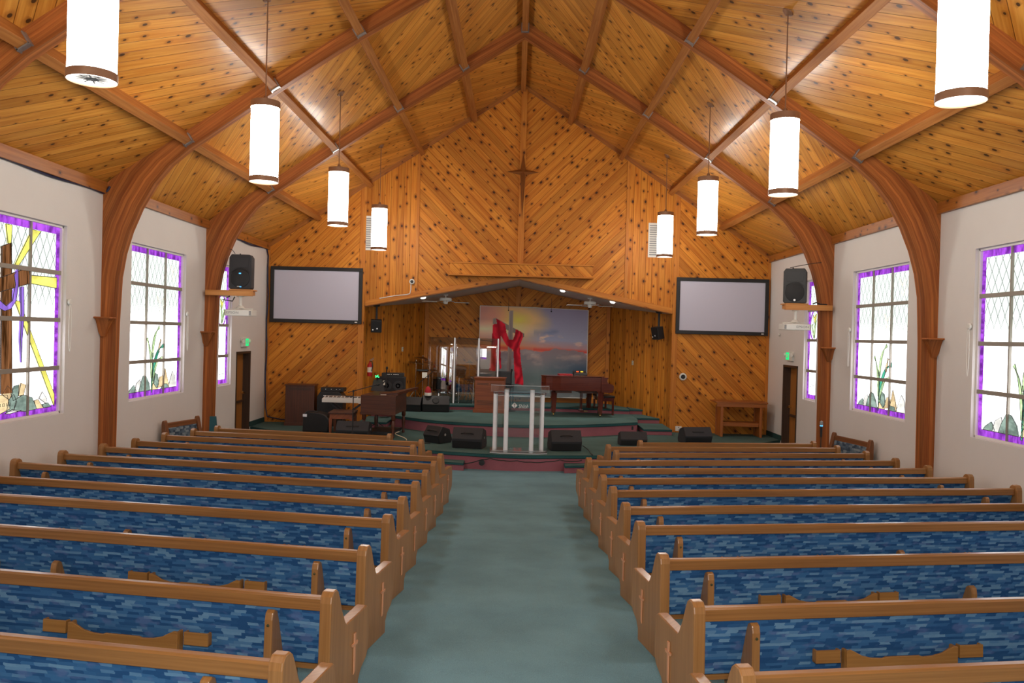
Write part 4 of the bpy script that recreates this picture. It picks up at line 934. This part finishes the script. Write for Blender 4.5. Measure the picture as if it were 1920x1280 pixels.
text('logo_word', 'Shiloh', .105, MAT['etch'], fp, (.068, -.137, .885), (R(90), 0, 0), .3, .001, sx=.72)

# floor monitor wedges
WP = [(.07, 0), (0, .19), (.15, .40), (.40, .33), (.50, .08), (.46, 0)]
def wedge(x, y, z, rz, w, label, mat='charcoal', k=1.0, handle='strap', face='grille'):
    o = thing('floor_monitor', label, 'speaker', (x, y, z), rz); F = lambda p, q, a: V((a, p * k, q * k))
    m = MB(); m.prism(WP, -w / 2, w / 2, F, (1, 0, 0)); m.build('cabinet', MAT[mat], o, bevel=.012)
    m = MB(); m.prism([(.062, .012), (.012, .185), (.006, .183), (.054, .012)], -w / 2 + .02, w / 2 - .02, F); m.build('front_grille', MAT[face], o)
    m = MB(); m.prism([(.41, .32), (.495, .09), (.505, .092), (.42, .325)], -w / 2 + .02, w / 2 - .02, F); m.build('performer_grille', MAT['grille'], o)
    c = V((0, .06 * k, .285 * k)); d = V((0, .58, .81)); n = V((0, -.81, .58))
    if handle == 'strap':
        m = MB(); m.tube([c + V((a, 0, 0)) + n * hgt for a, hgt in ((-.12, .0), (-.10, .022), (-.05, .036), (.05, .036), (.10, .022), (.12, .0))], .011, 8); m.build('handle', MAT['black'], o, smooth=True)
    elif handle == 'slot':
        m = MB(); m.bar(c + V((-.13, 0, 0)) + n * .001, c + V((.13, 0, 0)) + n * .001, .03, .008, up=tuple(n)); m.build('handle', MAT['grille'], o)
    elif handle == 'port':
        m = MB(); m.lathe([(.0, .01), (.075, .01), (.085, 0)], c + n * .001, 24, n); m.build('port', MAT['grille'], o)
    MB().lathe([(.0, .003), (.022, .003), (.026, 0)], (w / 2 + .0, .25 * k, .2 * k), 14, (1, 0, 0)).build('jack_plate', MAT['greyp'], o)
    return o
wedge(-.93, 15.93, Z1, R(-10), .60, 'black carpeted floor monitor just left of the clear lectern')
wedge(1.01, 15.92, Z1, R(8), .60, 'black carpeted floor monitor just right of the clear lectern')
wedge(-1.70, 16.62, Z1, R(-38), .42, 'small black floor monitor turned sideways, second left of the clear lectern', 'black', .86)
wedge(2.46, 17.0, Z1, R(4), .56, 'grey metal topped floor monitor on the stage, right of the lectern pair', 'charcoal', .72, 'none')
wedge(3.93, 17.6, Z1, R(12), .62, 'black floor monitor near the wooden table on the right', 'charcoal', .88, 'slot')
wedge(-3.36, 17.0, Z1, R(-2), .68, 'dark grey floor monitor with slot handle in front of the wooden bench', 'charcoal', .88, 'slot')
wedge(-1.96, 20.3, Z2, R(3), .66, 'black floor monitor with round port standing on the platform before the drums', 'black', 1.0, 'port')
wedge(-2.56, 20.3, Z2, R(-8), .46, 'black floor monitor on the platform, between organ and drums', 'black', .9, 'none')
o = thing('red_white_figure', 'small red and white figure, simplified to a plain cap, on the platform monitor', 'figurine', (-2.17, 20.44, Z2 + .395))  # small Santa figure, reduced to a plain red and white cap shape
MB().lathe([(.085, .0), (.09, .03), (.085, .075), (.07, .08)], (0, 0, 0), 18).build('white_brim', MAT['white'], o, smooth=True); MB().lathe([(.08, .075), (.075, .14), (.05, .20), (.02, .225), (.0, .23)], (0, 0, 0), 18).build('red_crown', MAT['redfelt'], o, smooth=True)

# grand piano and bench
o = thing('grand_piano', 'mahogany baby grand piano with closed lid on the right of the platform', 'piano', (1.43, 20.75, Z2), R(9))
OUT = [(.60, -.68), (-.45, -.68), (-.66, -.66), (-.80, -.58), (-.88, -.42), (-.86, -.22), (-.72, -.02), (-.45, .12), (-.15, .28), (.12, .56), (.30, .68), (.60, .68)]
m = MB(); m.prism(OUT, .63, .965, XY, (1, 0, 0)); m.build('case', MAT['mahog'], o, bevel=.008)
m = MB(); m.prism([(x * 1.015 - (.0 if x < .5 else -.02), y * 1.02) for x, y in OUT], .968, .99, XY, (1, 0, 0)); m.build('lid', MAT['mahog'], o, bevel=.005)
CH = [(.55, .60), (.80, .60), (.86, .64), (.865, .76), (.83, .80), (.74, .82), (.70, .86), (.70, .92), (.735, .968), (.55, .968)]
for y in (-1, 1):
    m = MB(); m.prism(CH, y * .68 - .03, y * .68 + .03, lambda p, q, a: V((p, a, q)), (1, 0, 0)); m.build('arm', MAT['mahog'], o, bevel=.008)
MB().span(.45, .85, -.66, .66, .60, .67).build('keybed', MAT['mahog'], o, bevel=.005); MB().span(.68, .83, -.64, .64, .67, .70).build('keys', MAT['white'], o); MB().span(.60, .70, -.65, .65, .67, .965).build('fallboard', MAT['mahog'], o)
m = MB(); m.span(-.55, -.15, -.55, -.1, .57, .63); m.span(.1, .5, -.5, .5, .56, .63); m.build('underframe', MAT['walnut'], o)
for x, y in ((.56, -.58), (.56, .58), (-.56, -.36)):
    m = MB(); a, b = .075, .048
    m.hexa([(x - b, y - b, .07), (x + b, y - b, .07), (x + b, y + b, .07), (x - b, y + b, .07), (x - a, y - a, .60), (x + a, y - a, .60), (x + a, y + a, .60), (x - a, y + a, .60)], (0, 0, 1)); lg = m.build('leg', MAT['mahog'], o, bevel=.008)
    m = MB(); m.lathe([(.03, .05), (.035, .09)], (x, y, 0), 12); m.cyl((x - .012, y, .03), (x + .012, y, .03), .03, 14); m.build('caster', MAT['brass'], lg)
m = MB()
for y in (-.08, .08): m.bar((.22, y, .60), (.22, y * .9, .10), .025, .025)
m.span(.18, .27, -.13, .13, .07, .12); ly = m.build('pedal_lyre', MAT['mahog'], o, bevel=.004); m = MB()
for y in (-.07, 0, .07): m.span(.27, .38, y - .015, y + .015, .075, .088)
m.build('pedals', MAT['brass'], ly)
o = thing('piano_bench', 'mahogany bench behind the keyboard end of the grand piano', 'bench', (2.24, 21.05, Z2), R(9))
MB().span(-.19, .19, -.40, .40, .44, .49).build('seat', MAT['leather'], o, bevel=.015); MB().span(-.17, .17, -.37, .37, .35, .44).build('apron', MAT['mahog'], o)
for x in (-.15, .15):
    for y in (-.35, .35): MB().span(x - .022, x + .022, y - .022, y + .022, 0, .36).build('leg', MAT['mahog'], o)
o = thing('red_hymnal', 'red hymnal lying on the piano lid', 'book', (1.22, 20.62, Z2 + .991), R(8)); MB().span(-.17, .17, -.12, .12, 0, .022).build('cover', MAT['red'], o, bevel=.004); MB().span(-.165, .172, -.115, .115, .004, .018).build('pages', MAT['paper'], o)
o = thing('mixer_box', 'small black box with red and amber lights on the piano lid', 'electronics', (1.60, 20.75, Z2 + .991), R(8))
m = MB(); m.hexa([(-.17, -.1, 0), (.17, -.1, 0), (.17, .1, 0), (-.17, .1, 0), (-.17, -.09, .04), (.17, -.09, .04), (.17, .1, .10), (-.17, .1, .10)]); m.build('body', MAT['black'], o, bevel=.005)
for x, mt in ((-.06, 'redled'), (.05, 'amberled')): MB().span(x - .03, x + .03, .0, .03, .072, .09).build('indicator_light', MAT[mt], o)

# wooden pulpit cabinet, chair and microphone stand behind it
o = thing('wooden_pulpit', 'reddish wooden pulpit cabinet with louvred front on the platform', 'pulpit', (-.655, 20.5, Z2), R(-4))
MB().span(-.40, .40, -.02, .48, 0, .09).build('plinth', MAT['cherry'], o, bevel=.006); MB().span(-.365, .365, 0, .46, .09, .82).build('body', MAT['cherry'], o, bevel=.005)
m = MB(); m.hexa([(-.365, 0, .80), (.365, 0, .80), (.365, .46, .80), (-.365, .46, .80), (-.395, -.03, .875), (.395, -.03, .875), (.395, .49, .875), (-.395, .49, .875)]); m.build('flared_top', MAT['cherry'], o, bevel=.004)
m = MB()
for z in (.20, .235, .27, .30, .70, .73): 
    for a, b in (((-.31, -.02), (.02, .31)) if z > .5 else ((-.31, .31),)): m.span(a, b, -.004, 0, z - .006, z + .006)
m.build('louvre_slots', MAT['doorframe'], o)
o = thing('stage_chair', 'dark grey upholstered chair behind the wooden pulpit', 'chair', (-.30, 22.1, Z3), R(172))
MB().span(-.23, .23, -.22, .22, .42, .50).build('seat', MAT['charcoal'], o, bevel=.03); m = MB(); m.span(-.22, .22, .17, .24, .52, .86); m.build('backrest', MAT['charcoal'], o, bevel=.03)
for x in (-.2, .2):
    m = MB(); m.tube([(x, -.2, 0), (x, -.2, .42), (x, .2, .43), (x, .215, .82)], .012); m.build('side_frame', MAT['black'], o); MB().tube([(x, .2, .43), (x, .23, 0)], .012).build('leg', MAT['black'], o)
def micstand(name, x, y, z, h, label, boom=None, base='tripod', mic=True, group=None):
    o = thing(name, label, 'microphone stand', (x, y, z))
    MB().cyl((0, 0, .06), (0, 0, h), .011, 10).build('pole', MAT['black'], o)
    m = MB()
    if base == 'tripod':
        for k in range(3): a = R(20 + 120 * k); m.bar((0, 0, .16), (.27 * cos(a), .27 * sin(a), .01), .016, .016)
        m.cyl((0, 0, .12), (0, 0, .2), .02)
    else: m.lathe([(.0, 0), (.14, 0), (.14, .018), (.03, .04), (.015, .08)], (0, 0, 0), 24)
    m.build('base', MAT['black'], o)
    tip = V((0, 0, h))
    if boom:
        a, b = V(boom[0]), V(boom[1]); m = MB(); m.tube([a, b], .008); m.lathe([(.0, 0), (.02, .01), (.02, .04), (0, .05)], (0, 0, h - .025), 10); m.build('boom', MAT['black'], o); tip = b
    if mic:
        d = (V(boom[1]) - V(boom[0])).normalized() if boom else V((.1, -.25, 1)).normalized(); q = MB(); q.lathe([(.011, 0), (.016, .12), (.026, .13), (.028, .16), (.02, .185), (.0, .19)], tip, 14, d); q.build('microphone', MAT['black'], o, smooth=True)
    return o
micstand('microphone_stand', -.13, 21.12, Z2, .90, 'straight black microphone stand beside the chair behind the pulpit', base='round')
micstand('microphone_stand', -3.29, 16.72, Z1, 1.0, 'black boom microphone stand in front of the white keyboard and organ', ((-.11, 0, .97), (.33, .12, 1.10)))
micstand('microphone_stand', -2.22, 20.9, Z2, .85, 'black boom microphone stand beside the bass amplifier and drums', ((-.3, 0, .62), (.12, .05, .98)), mic=False)
micstand('overhead_microphone_stand', -1.02, 22.45, Z3, 1.68, 'tall black boom stand over the drums behind the clear shield', ((-.46, 0, 1.72), (.36, 0, 1.64)), mic=False)
o = thing('handheld_microphone', 'handheld microphone with blue ring clipped on a thin stand by the right arch leg', 'microphone', (5.66, 15.3, fz(15.3)))
MB().cyl((0, 0, .03), (0, 0, .80), .009, 8).build('stand_pole', MAT['black'], o); MB().lathe([(.0, 0), (.12, 0), (.12, .018), (.02, .05)], (0, 0, 0), 20).build('stand_base', MAT['black'], o)
MB().lathe([(.02, .78), (.022, .98)], (0, 0, 0), 14).build('microphone_body', MAT['black'], o, smooth=True); MB().lathe([(.027, .98), (.027, 1.0)], (0, 0, 0), 14).build('blue_ring', MAT['blueled'], o); MB().lathe([(.026, 1.0), (.032, 1.03), (.028, 1.07), (.0, 1.085)], (0, 0, 0), 14).build('mesh_head', MAT['greyp'], o, smooth=True)

# drum kit behind the shield
o = thing('drum_shield', 'clear acrylic folding drum shield with metal hinges around the drum kit', 'drum shield', (-1.63, 21.7, Z3))
def spanel(p, q, h, bow, lean, name):
    n = 10; m = MB(); p, q = V((*p, 0)), V((*q, 0)); d = (q - p); nn = V((d.y, -d.x, 0)).normalized(); A = []
    for j in range(7):
        for i in range(n + 1):
            t = i / n; z = h * j / 6; A.append(p + d * t + nn * (bow * 4 * t * (1 - t)) - nn * lean * z + V((0, 0, .02 + z)))
    f = [(j * (n + 1) + i, j * (n + 1) + i + 1, (j + 1) * (n + 1) + i + 1, (j + 1) * (n + 1) + i) for j in range(6) for i in range(n)]
    m.add(A, f, (0, 0, 1)); b = m.build(name, MAT['shield'], o, smooth=True); k = b.modifiers.new('solid', 'SOLIDIFY'); k.thickness = .008
spanel((-.72, .16), (0, 0), 1.70, .02, .035, 'panel'); spanel((0, 0), (.635, 0), 1.70, 0, 0, 'panel'); spanel((.635, 0), (1.14, .12), 1.70, 0, 0, 'panel')
for x, y, mt in ((0, -.01, 'chrome'), (.635, -.01, 'chrome'), (1.14, .11, 'acryledge')):
    MB().span(x - .018, x + .018, y - .012, y + .012, .0, 1.72).build('hinge_post', MAT['silver'], o)
def cymbal(x, y, zc, r_, tilt, label, base_r=.26):
    o = thing('cymbal_stand', label, 'cymbal', (x, y, Z3)); h = zc - Z3
    MB().cyl((0, 0, .1), (0, 0, h + .04), .011, 10).build('pole', MAT['chrome'], o)
    m = MB()
    for k in range(3): a = R(90 + 120 * k); m.bar((0, 0, .34), (base_r * cos(a), base_r * sin(a), .01), .014, .02)
    m.cyl((0, 0, .28), (0, 0, .38), .02); m.build('tripod', MAT['chrome'], o)
    d = V((sin(tilt), 0, cos(tilt))); MB().lathe([(.0, .03), (.04, .022), (.06, .006), (r_, -.025), (r_, -.028), (.06, .002), (.0, .004)], (0, 0, h), 36, d).build('cymbal', MAT['cymbal'], o, smooth=True)
    MB().lathe([(.0, 0), (.016, .005), (.016, .03), (0, .035)], (0, 0, h + .03), 10).build('wing_nut', MAT['chrome'], o)
cymbal(-2.51, 22.15, 1.40, .225, R(9), 'highest bronze cymbal on a chrome stand, left of the drum shield', .16)
cymbal(-2.64, 21.75, 1.29, .21, R(8), 'lower bronze cymbal on a chrome stand, leftmost by the alcove wall')
cymbal(-2.30, 22.42, 1.25, .24, R(14), 'bronze cymbal partly behind the left edge of the drum shield', .16)
cymbal(-1.27, 22.35, 1.31, .12, R(0), 'small hi-hat cymbal on a chrome stand seen through the clear shield', .16)
def drum(name, x, y, z, r_, h, label, tilt=0, legs=True, cat='drum'):
    o = thing(name, label, cat, (x, y, Z3)); d = V((sin(tilt) * .5, -sin(tilt), cos(tilt)))
    MB().lathe([(r_, 0), (r_, h)], (0, 0, z), 28, d).build('shell', MAT['drum'], o, smooth=True); MB().lathe([(.0, h + .004), (r_, h + .004)], (0, 0, z), 28, d).build('drum_head', MAT['drumhead'], o)
    m = MB(); m.lathe([(r_ + .004, h - .02), (r_ + .012, h - .02), (r_ + .012, h + .012), (r_ + .004, h + .012)], (0, 0, z), 28, d, caps=False); m.lathe([(r_ + .004, -.01), (r_ + .012, -.01), (r_ + .012, .02), (r_ + .004, .02)], (0, 0, z), 28, d, caps=False)
    q = d.to_track_quat('Z', 'Y')
    for k in range(6): a = 2 * pi * k / 6; p = q @ V(((r_ + .012) * cos(a), (r_ + .012) * sin(a), h * .25)); e = q @ V(((r_ + .012) * cos(a), (r_ + .012) * sin(a), h * .75)); m.cyl(V((0, 0, z)) + p, V((0, 0, z)) + e, .009, 8)
    m.build('hoops_and_lugs', MAT['chrome'], o)
    if legs:
        m = MB()
        for k in range(3): a = R(30 + 120 * k); m.bar((r_ * .8 * cos(a), r_ * .8 * sin(a), z + h * .5), (r_ * 1.15 * cos(a), r_ * 1.15 * sin(a), .0), .016, .016)
        m.build('legs', MAT['chrome'], o)
drum('tom_drum', -1.50, 21.93, .72, .15, .22, 'black tom drum just right of the first shield hinge', R(15)); drum('floor_tom', -2.05, 22.2, .25, .19, .38, 'black floor tom behind the bowed shield panel')
drum('snare_drum', -1.12, 21.98, .55, .17, .13, 'shallow snare drum on a stand behind the clear shield'); 
o = thing('bass_drum', 'black bass drum low behind the clear shield', 'drum', (-1.72, 22.5, Z3)); MB().lathe([(.26, 0), (.26, .36)], (0, -.36, .28), 32, (0, 1, 0)).build('shell', MAT['drum'], o, smooth=True)
MB().lathe([(.0, -.004), (.25, -.004)], (0, -.36, .28), 32, (0, 1, 0)).build('drum_head', MAT['drum'], o); MB().lathe([(.262, -.01), (.28, -.01), (.28, .03), (.262, .03)], (0, -.36, .28), 32, (0, 1, 0), caps=False).build('hoop', MAT['chrome'], o)
o = thing('practice_pad', 'dark electronic drum pad on a chrome pole, left of the drum shield', 'drum pad', (-2.44, 21.55, Z3)); MB().cyl((0, 0, .0), (0, 0, .82), .012).build('pole', MAT['chrome'], o); MB().span(-.15, .15, -.1, .1, .82, .87).build('pad', MAT['black'], o, bevel=.015); MB().span(.0, .13, -.104, -.09, .66, .80).build('paper_note', MAT['paper'], o)

# bass amplifier on its wooden stand
o = thing('amp_table', 'low wooden stand under the bass amplifier by the left alcove wall', 'table', (-3.08, 20.55, Z2)); MB().span(-.34, .34, -.2, .22, .42, .47).build('top', MAT['walnut'], o)
for x in (-.31, .31):
    for y in (-.17, .19): MB().span(x - .025, x + .025, y - .025, y + .025, 0, .42).build('leg', MAT['walnut'], o)
o = thing('bass_cabinet', 'black two speaker bass cabinet on the low wooden stand', 'speaker', (-3.09, 20.55, Z2 + .472)); MB().span(-.325, .325, -.18, .2, 0, .36).build('cabinet', MAT['blackmat'], o, bevel=.012)
for x in (-.10, .18): MB().lathe([(.125, 0), (.125, .008), (.11, .01), (.05, -.002), (.0, .004)], (x, -.18, .15), 30, (0, -1, 0)).build('speaker_cone', MAT['charcoal'], o, smooth=True)
MB().span(-.19, -.14, -.186, -.18, .16, .27).build('label_plate', MAT['paper'], o)
o = thing('bass_amplifier', 'black amplifier head with white lettering on the bass cabinet', 'amplifier', (-3.06, 20.55, Z2 + .834)); MB().span(-.26, .26, -.17, .17, 0, .10).build('body', MAT['black'], o, bevel=.006)
m = MB()
for a, w in ((-.15, .03), (-.115, .03), (-.08, .025), (-.035, .03), (.03, .035), (.07, .03), (.105, .03), (.14, .025)): m.span(a, a + w * .8, -.173, -.17, .055, .075)
m.build('white_lettering', MAT['etch'], o)
micstand('microphone_stand', -3.16, 20.12, Z2, .92, 'short black microphone stand in front of the bass amplifier', base='round')

# organ, its bench, speaker cabinet, keyboard
o = thing('electric_organ', 'dark walnut electric organ on turned legs, its end facing the pews', 'organ', (-2.86, 17.2, Z1), R(-4))
m = MB(); m.span(-.35, .35, 0, 1.20, .49, .86); m.build('case', MAT['walnut'], o, bevel=.008); m = MB(); m.span(-.37, .37, -.012, .012, .48, .872); m.build('end_panel', MAT['walnut'], o, bevel=.006)
MB().span(-.37, .37, -.02, 1.22, .865, .89).build('top', MAT['walnut'], o, bevel=.005); m = MB(); m.span(-.44, -.18, .06, 1.14, .70, .73); m.build('keys', MAT['white'], o)
for x in (-.31, .31):
    for y in (.06, 1.12): MB().lathe([(.03, 0), (.034, .03), (.022, .07), (.036, .22), (.04, .30), (.026, .36), (.045, .39), (.045, .5)], (x, y, 0), 14).build('leg', MAT['walnut'], o, smooth=True)
MB().span(-.28, .28, .10, 1.1, .06, .12).build('pedalboard', MAT['black'], o)
m = MB(); m.hexa([(-.05, .25, .892), (.36, .25, .892), (.62, 1.15, .96), (.10, 1.15, .892), (-.05, .25, .91), (.36, .25, .94), (.62, 1.15, 1.02), (.10, 1.15, .91)]); m.build('music_rack', MAT['walnut'], o)
o = thing('music_sheet', 'small white paper lying on top of the organ', 'paper', (-2.78, 17.35, Z1 + .891), .2); MB().span(-.06, .06, -.05, .05, 0, .006).build('sheet', MAT['paper'], o)
o = thing('music_stand', 'black music stand with green clip light beside the organ', 'music stand', (-3.12, 18.75, Z1))
MB().cyl((0, 0, .03), (0, 0, .92), .012).build('pole', MAT['black'], o); m = MB()
for k in range(3): a = R(50 + 120 * k); m.bar((0, 0, .15), (.25 * cos(a), .25 * sin(a), .01), .016, .016)
m.build('tripod', MAT['black'], o); m = MB(); m.hexa([(-.16, -.08, .88), (.14, -.02, .86), (.14, .0, .87), (-.16, -.06, .89), (-.13, .10, 1.11), (.04, .14, 1.12), (.04, .16, 1.13), (-.13, .12, 1.12)]); m.build('desk', MAT['charcoal'], o)
m = MB(); m.bar((-.05, .10, 1.11), (-.04, .08, 1.22), .04, .02); m.build('clip_lamp', MAT['black'], o); m = MB(); m.bar((-.09, .06, 1.21), (.0, .06, 1.18), .02, .02); m.bar((-.08, .05, 1.17), (-.02, .05, 1.23), .015, .015); m.build('green_light', MAT['greenled'], o)
o = thing('organ_bench', 'brown wooden organ bench between the case and the organ', 'bench', (-3.72, 17.8, Z1), R(4)); MB().span(-.27, .27, -.3, .45, .45, .48).build('seat', MAT['walnut'], o, bevel=.006); MB().span(-.24, .24, -.26, .4, .34, .45).build('storage_box', MAT['cherry'], o)
for x in (-.22, .22):
    for y in (-.24, .38): m = MB(); m.hexa([(x - .02, y - .02, 0), (x + .02, y - .02, 0), (x + .02, y + .02, 0), (x - .02, y + .02, 0), (x - .035, y - .035, .36), (x + .035, y - .035, .36), (x + .035, y + .035, .36), (x - .035, y + .035, .36)], (0, 0, 1)); m.build('leg', MAT['cherry'], o)
o = thing('organ_speaker_cabinet', 'tall dark walnut organ speaker cabinet at the left wall', 'cabinet', (-4.98, 19.05, Z1), R(6)); MB().span(-.33, .33, 0, .50, 0, .92).build('cabinet', MAT['walnut'], o, bevel=.006)
MB().span(-.35, .35, -.02, .52, .92, .945).build('top', MAT['walnut'], o, bevel=.005); MB().span(-.35, .35, -.015, .51, 0, .07).build('plinth', MAT['walnut'], o); m = MB()
for k in range(3): m.span(-.25, .25, -.004, 0, .82 + k * .022, .832 + k * .022)
m.build('louvres', MAT['doorframe'], o)
o = thing('equipment_case', 'black carry case with rounded top standing before the speaker cabinet', 'case', (-4.33, 17.9, Z1), R(-3))
pr = [(-.29, 0), (.27, 0), (.30, .25)] + [(.30 * cos(R(a)) , .25 + .18 * sin(R(a))) for a in range(10, 100, 10)] + [(-.12, .43), (-.24, .42), (-.28, .36)]
m = MB(); m.prism(pr, 0, .35, XZ, (0, 0, 1)); m.build('shell', MAT['leather'], o, bevel=.025); MB().span(-.28, -.19, -.012, 0, .33, .39).build('latch_plate', MAT['silver'], o, bevel=.004); m = MB(); m.tube([(-.22, -.02, .42), (-.16, -.03, .455), (-.02, -.03, .465), (.06, -.02, .44)], .012); m.build('handle', MAT['black'], o)
o = thing('keyboard_amplifier', 'black keyboard amplifier cabinet behind the white keyboard', 'amplifier', (-4.30, 19.1, Z1)); m = MB(); m.prism([(-.30, 0), (.30, 0), (.30, .68), (.22, .80), (-.22, .80), (-.30, .68)], 0, .40, XZ, (0, 0, 1)); m.build('cabinet', MAT['black'], o, bevel=.01)
MB().span(-.26, .26, -.006, 0, .05, .60).build('grille', MAT['grille'], o); MB().span(-.15, -.09, -.008, 0, .70, .715).build('badge', MAT['silver'], o)
o = thing('rack_unit', 'black rack unit with small lights on the keyboard amplifier', 'electronics', (-4.26, 19.3, Z1 + .80)); MB().span(-.27, .27, -.15, .15, 0, .09).build('chassis', MAT['black'], o, bevel=.006); m = MB()
for x in (-.15, -.02, .1, .18): m.span(x - .008, x + .008, -.154, -.15, .045, .06)
m.build('indicator_lights', MAT['silver'], o)
o = thing('stage_keyboard', 'white stage piano keyboard on a black stand', 'keyboard', (-3.80, 18.55, Z1), R(-3))
m = MB(); m.prism([(-.14, .61), (.17, .61), (.17, .74), (.05, .73), (-.14, .69)], -.52, .52, YZ, (1, 0, 0)); m.build('body', MAT['white'], o, bevel=.006)
m = MB(); m.prism([(-.12, .697), (.03, .727), (.03, .735), (-.12, .705)], -.47, .50, YZ); m.build('key_bed', MAT['etch'], o); m = MB()
for k in range(36):
    if k % 7 not in (2, 6): x = -.46 + k * .0265; m.prism([(-.06, .712), (.03, .73), (.03, .745), (-.06, .727)], x - .006, x + .006, YZ)
m.build('black_keys', MAT['black'], o); MB().span(-.05, .12, .07, .13, .735, .752).build('control_panel', MAT['charcoal'], o)
m = MB()
for y in (-.09, .12): m.bar((-.42, y, .02), (.36, y, .60), .03, .03); m.bar((.42, y, .02), (-.36, y, .60), .03, .03)
for x in (-.42, .42): m.bar((x, -.2, .02), (x, .24, .02), .03, .03)
m.build('cross_stand', MAT['black'], o)
# cables on the stage, left of the lectern
m = MB(); random.seed(5)
p = [(-2.65 + .9 * k / 30 + .06 * sin(k * 1.3), 16.45 + .10 * sin(k * .9), Z1 + .012) for k in range(31)]; m.tube(p, .010); tag(m.build('stage_cable', MAT['black']), 'tangled black cable on the stage beside the organ leg', 'cable')
m = MB(); m.tube([(-2.33 + .12 * cos(a), 16.9 + .12 * sin(a) * .6, Z1 + .012 + .02 * k) for k, a in enumerate([i * .5 for i in range(10)])], .009); tag(m.build('white_cable', MAT['cream']), 'short looped cream cable beside the organ leg', 'cable')
o = thing('power_strip', 'small white plug box on the stage floor beside the organ', 'plug box', (-2.12, 16.2, Z1)); MB().span(-.075, .075, -.04, .04, 0, .05).build('casing', MAT['cream'], o, bevel=.008); MB().span(-.03, .03, -.045, -.04, .015, .035).build('socket', MAT['greyp'], o)
m = MB(); pts = [(-1.45, 15.42, -.40), (-1.2, 15.36, -.40), (-.9, 15.28, -.33), (-.6, 15.24, -.24), (-.45, 15.26, -.215), (-.2, 15.18, -.24), (.05, 15.17, -.235), (.3, 15.18, -.255), (.6, 15.24, -.25), (.85, 15.30, -.22), (1.1, 15.36, -.25), (1.3, 15.40, -.215)]
q = []
for i in range(len(pts) - 1):
    for k in range(5): t = k / 5; q.append(V(pts[i]).lerp(V(pts[i + 1]), t) + V((0, 0, -.012 * sin(pi * t))))
m.tube(q, .009); tag(m.build('microphone_cable', MAT['black']), 'black cable draped along the rose riser below the lectern', 'cable')
o = thing('stage_outlet', 'round black floor connector on the rose riser below the left monitor', 'outlet', (-.60, 15.30, -.31)); MB().lathe([(.05, 0), (.05, .03), (.0, .032)], (0, 0, 0), 18, (0, -1, 0)).build('connector', MAT['black'], o); MB().lathe([(.055, -.03), (.055, .003)], (0, 0, 0), 18, (0, -1, 0)).build('bezel', MAT['charcoal'], o)
m = MB(); m.span(2.70, 2.74, 19.105, 19.13, -.05, .03); tag(m.build('jack_slot', MAT['black']), 'thin black socket in the rose riser at the right end of the platform', 'outlet')
m = MB(); m.tube([(1.33, 16.1, -.05), (1.42, 15.9, -.10), (1.45, 15.7, -.14), (1.47, 15.5, -.14)], .008); tag(m.build('monitor_cable', MAT['black']), 'black cable trailing from the monitor right of the lectern', 'cable')

# table on the right, teal board on the left
o = thing('communion_table', 'wooden table with panelled ends against the pine wall under the right screen', 'table', (5.21, 19.02, Z1))
MB().span(-.60, .60, 0, .58, .78, .815).build('top', MAT['table'], o, bevel=.005); MB().span(-.57, .57, .01, .05, .69, .78).build('apron', MAT['table'], o, bevel=.003)
for x in (-.45, .45):
    MB().span(x - .03, x + .03, .02, .07, 0, .70).build('leg', MAT['table'], o, bevel=.004); MB().span(x - .03, x + .03, .48, .53, 0, .70).build('leg', MAT['table'], o, bevel=.004); MB().span(x - .015, x + .015, .07, .48, .0, .70, (0, 0, 1)).build('end_board', MAT['table'], o)
MB().span(-.44, .44, .10, .46, .29, .33).build('lower_shelf', MAT['table'], o, bevel=.003); MB().span(-.42, .42, .09, .105, .24, .33).build('shelf_rail', MAT['table'], o)
o = thing('teal_board', 'teal board leaning beside the left arch leg', 'board', (-5.62, 15.35, fz(15.35)))
m = MB(); m.hexa([(-.08, -.02, 0), (.12, .04, 0), (.12, .07, 0), (-.08, .01, 0), (-.08, .02, .86), (.03, .05, .86), (.03, .08, .86), (-.08, .05, .86)]); m.build('panel', MAT['teal'], o, bevel=.006)
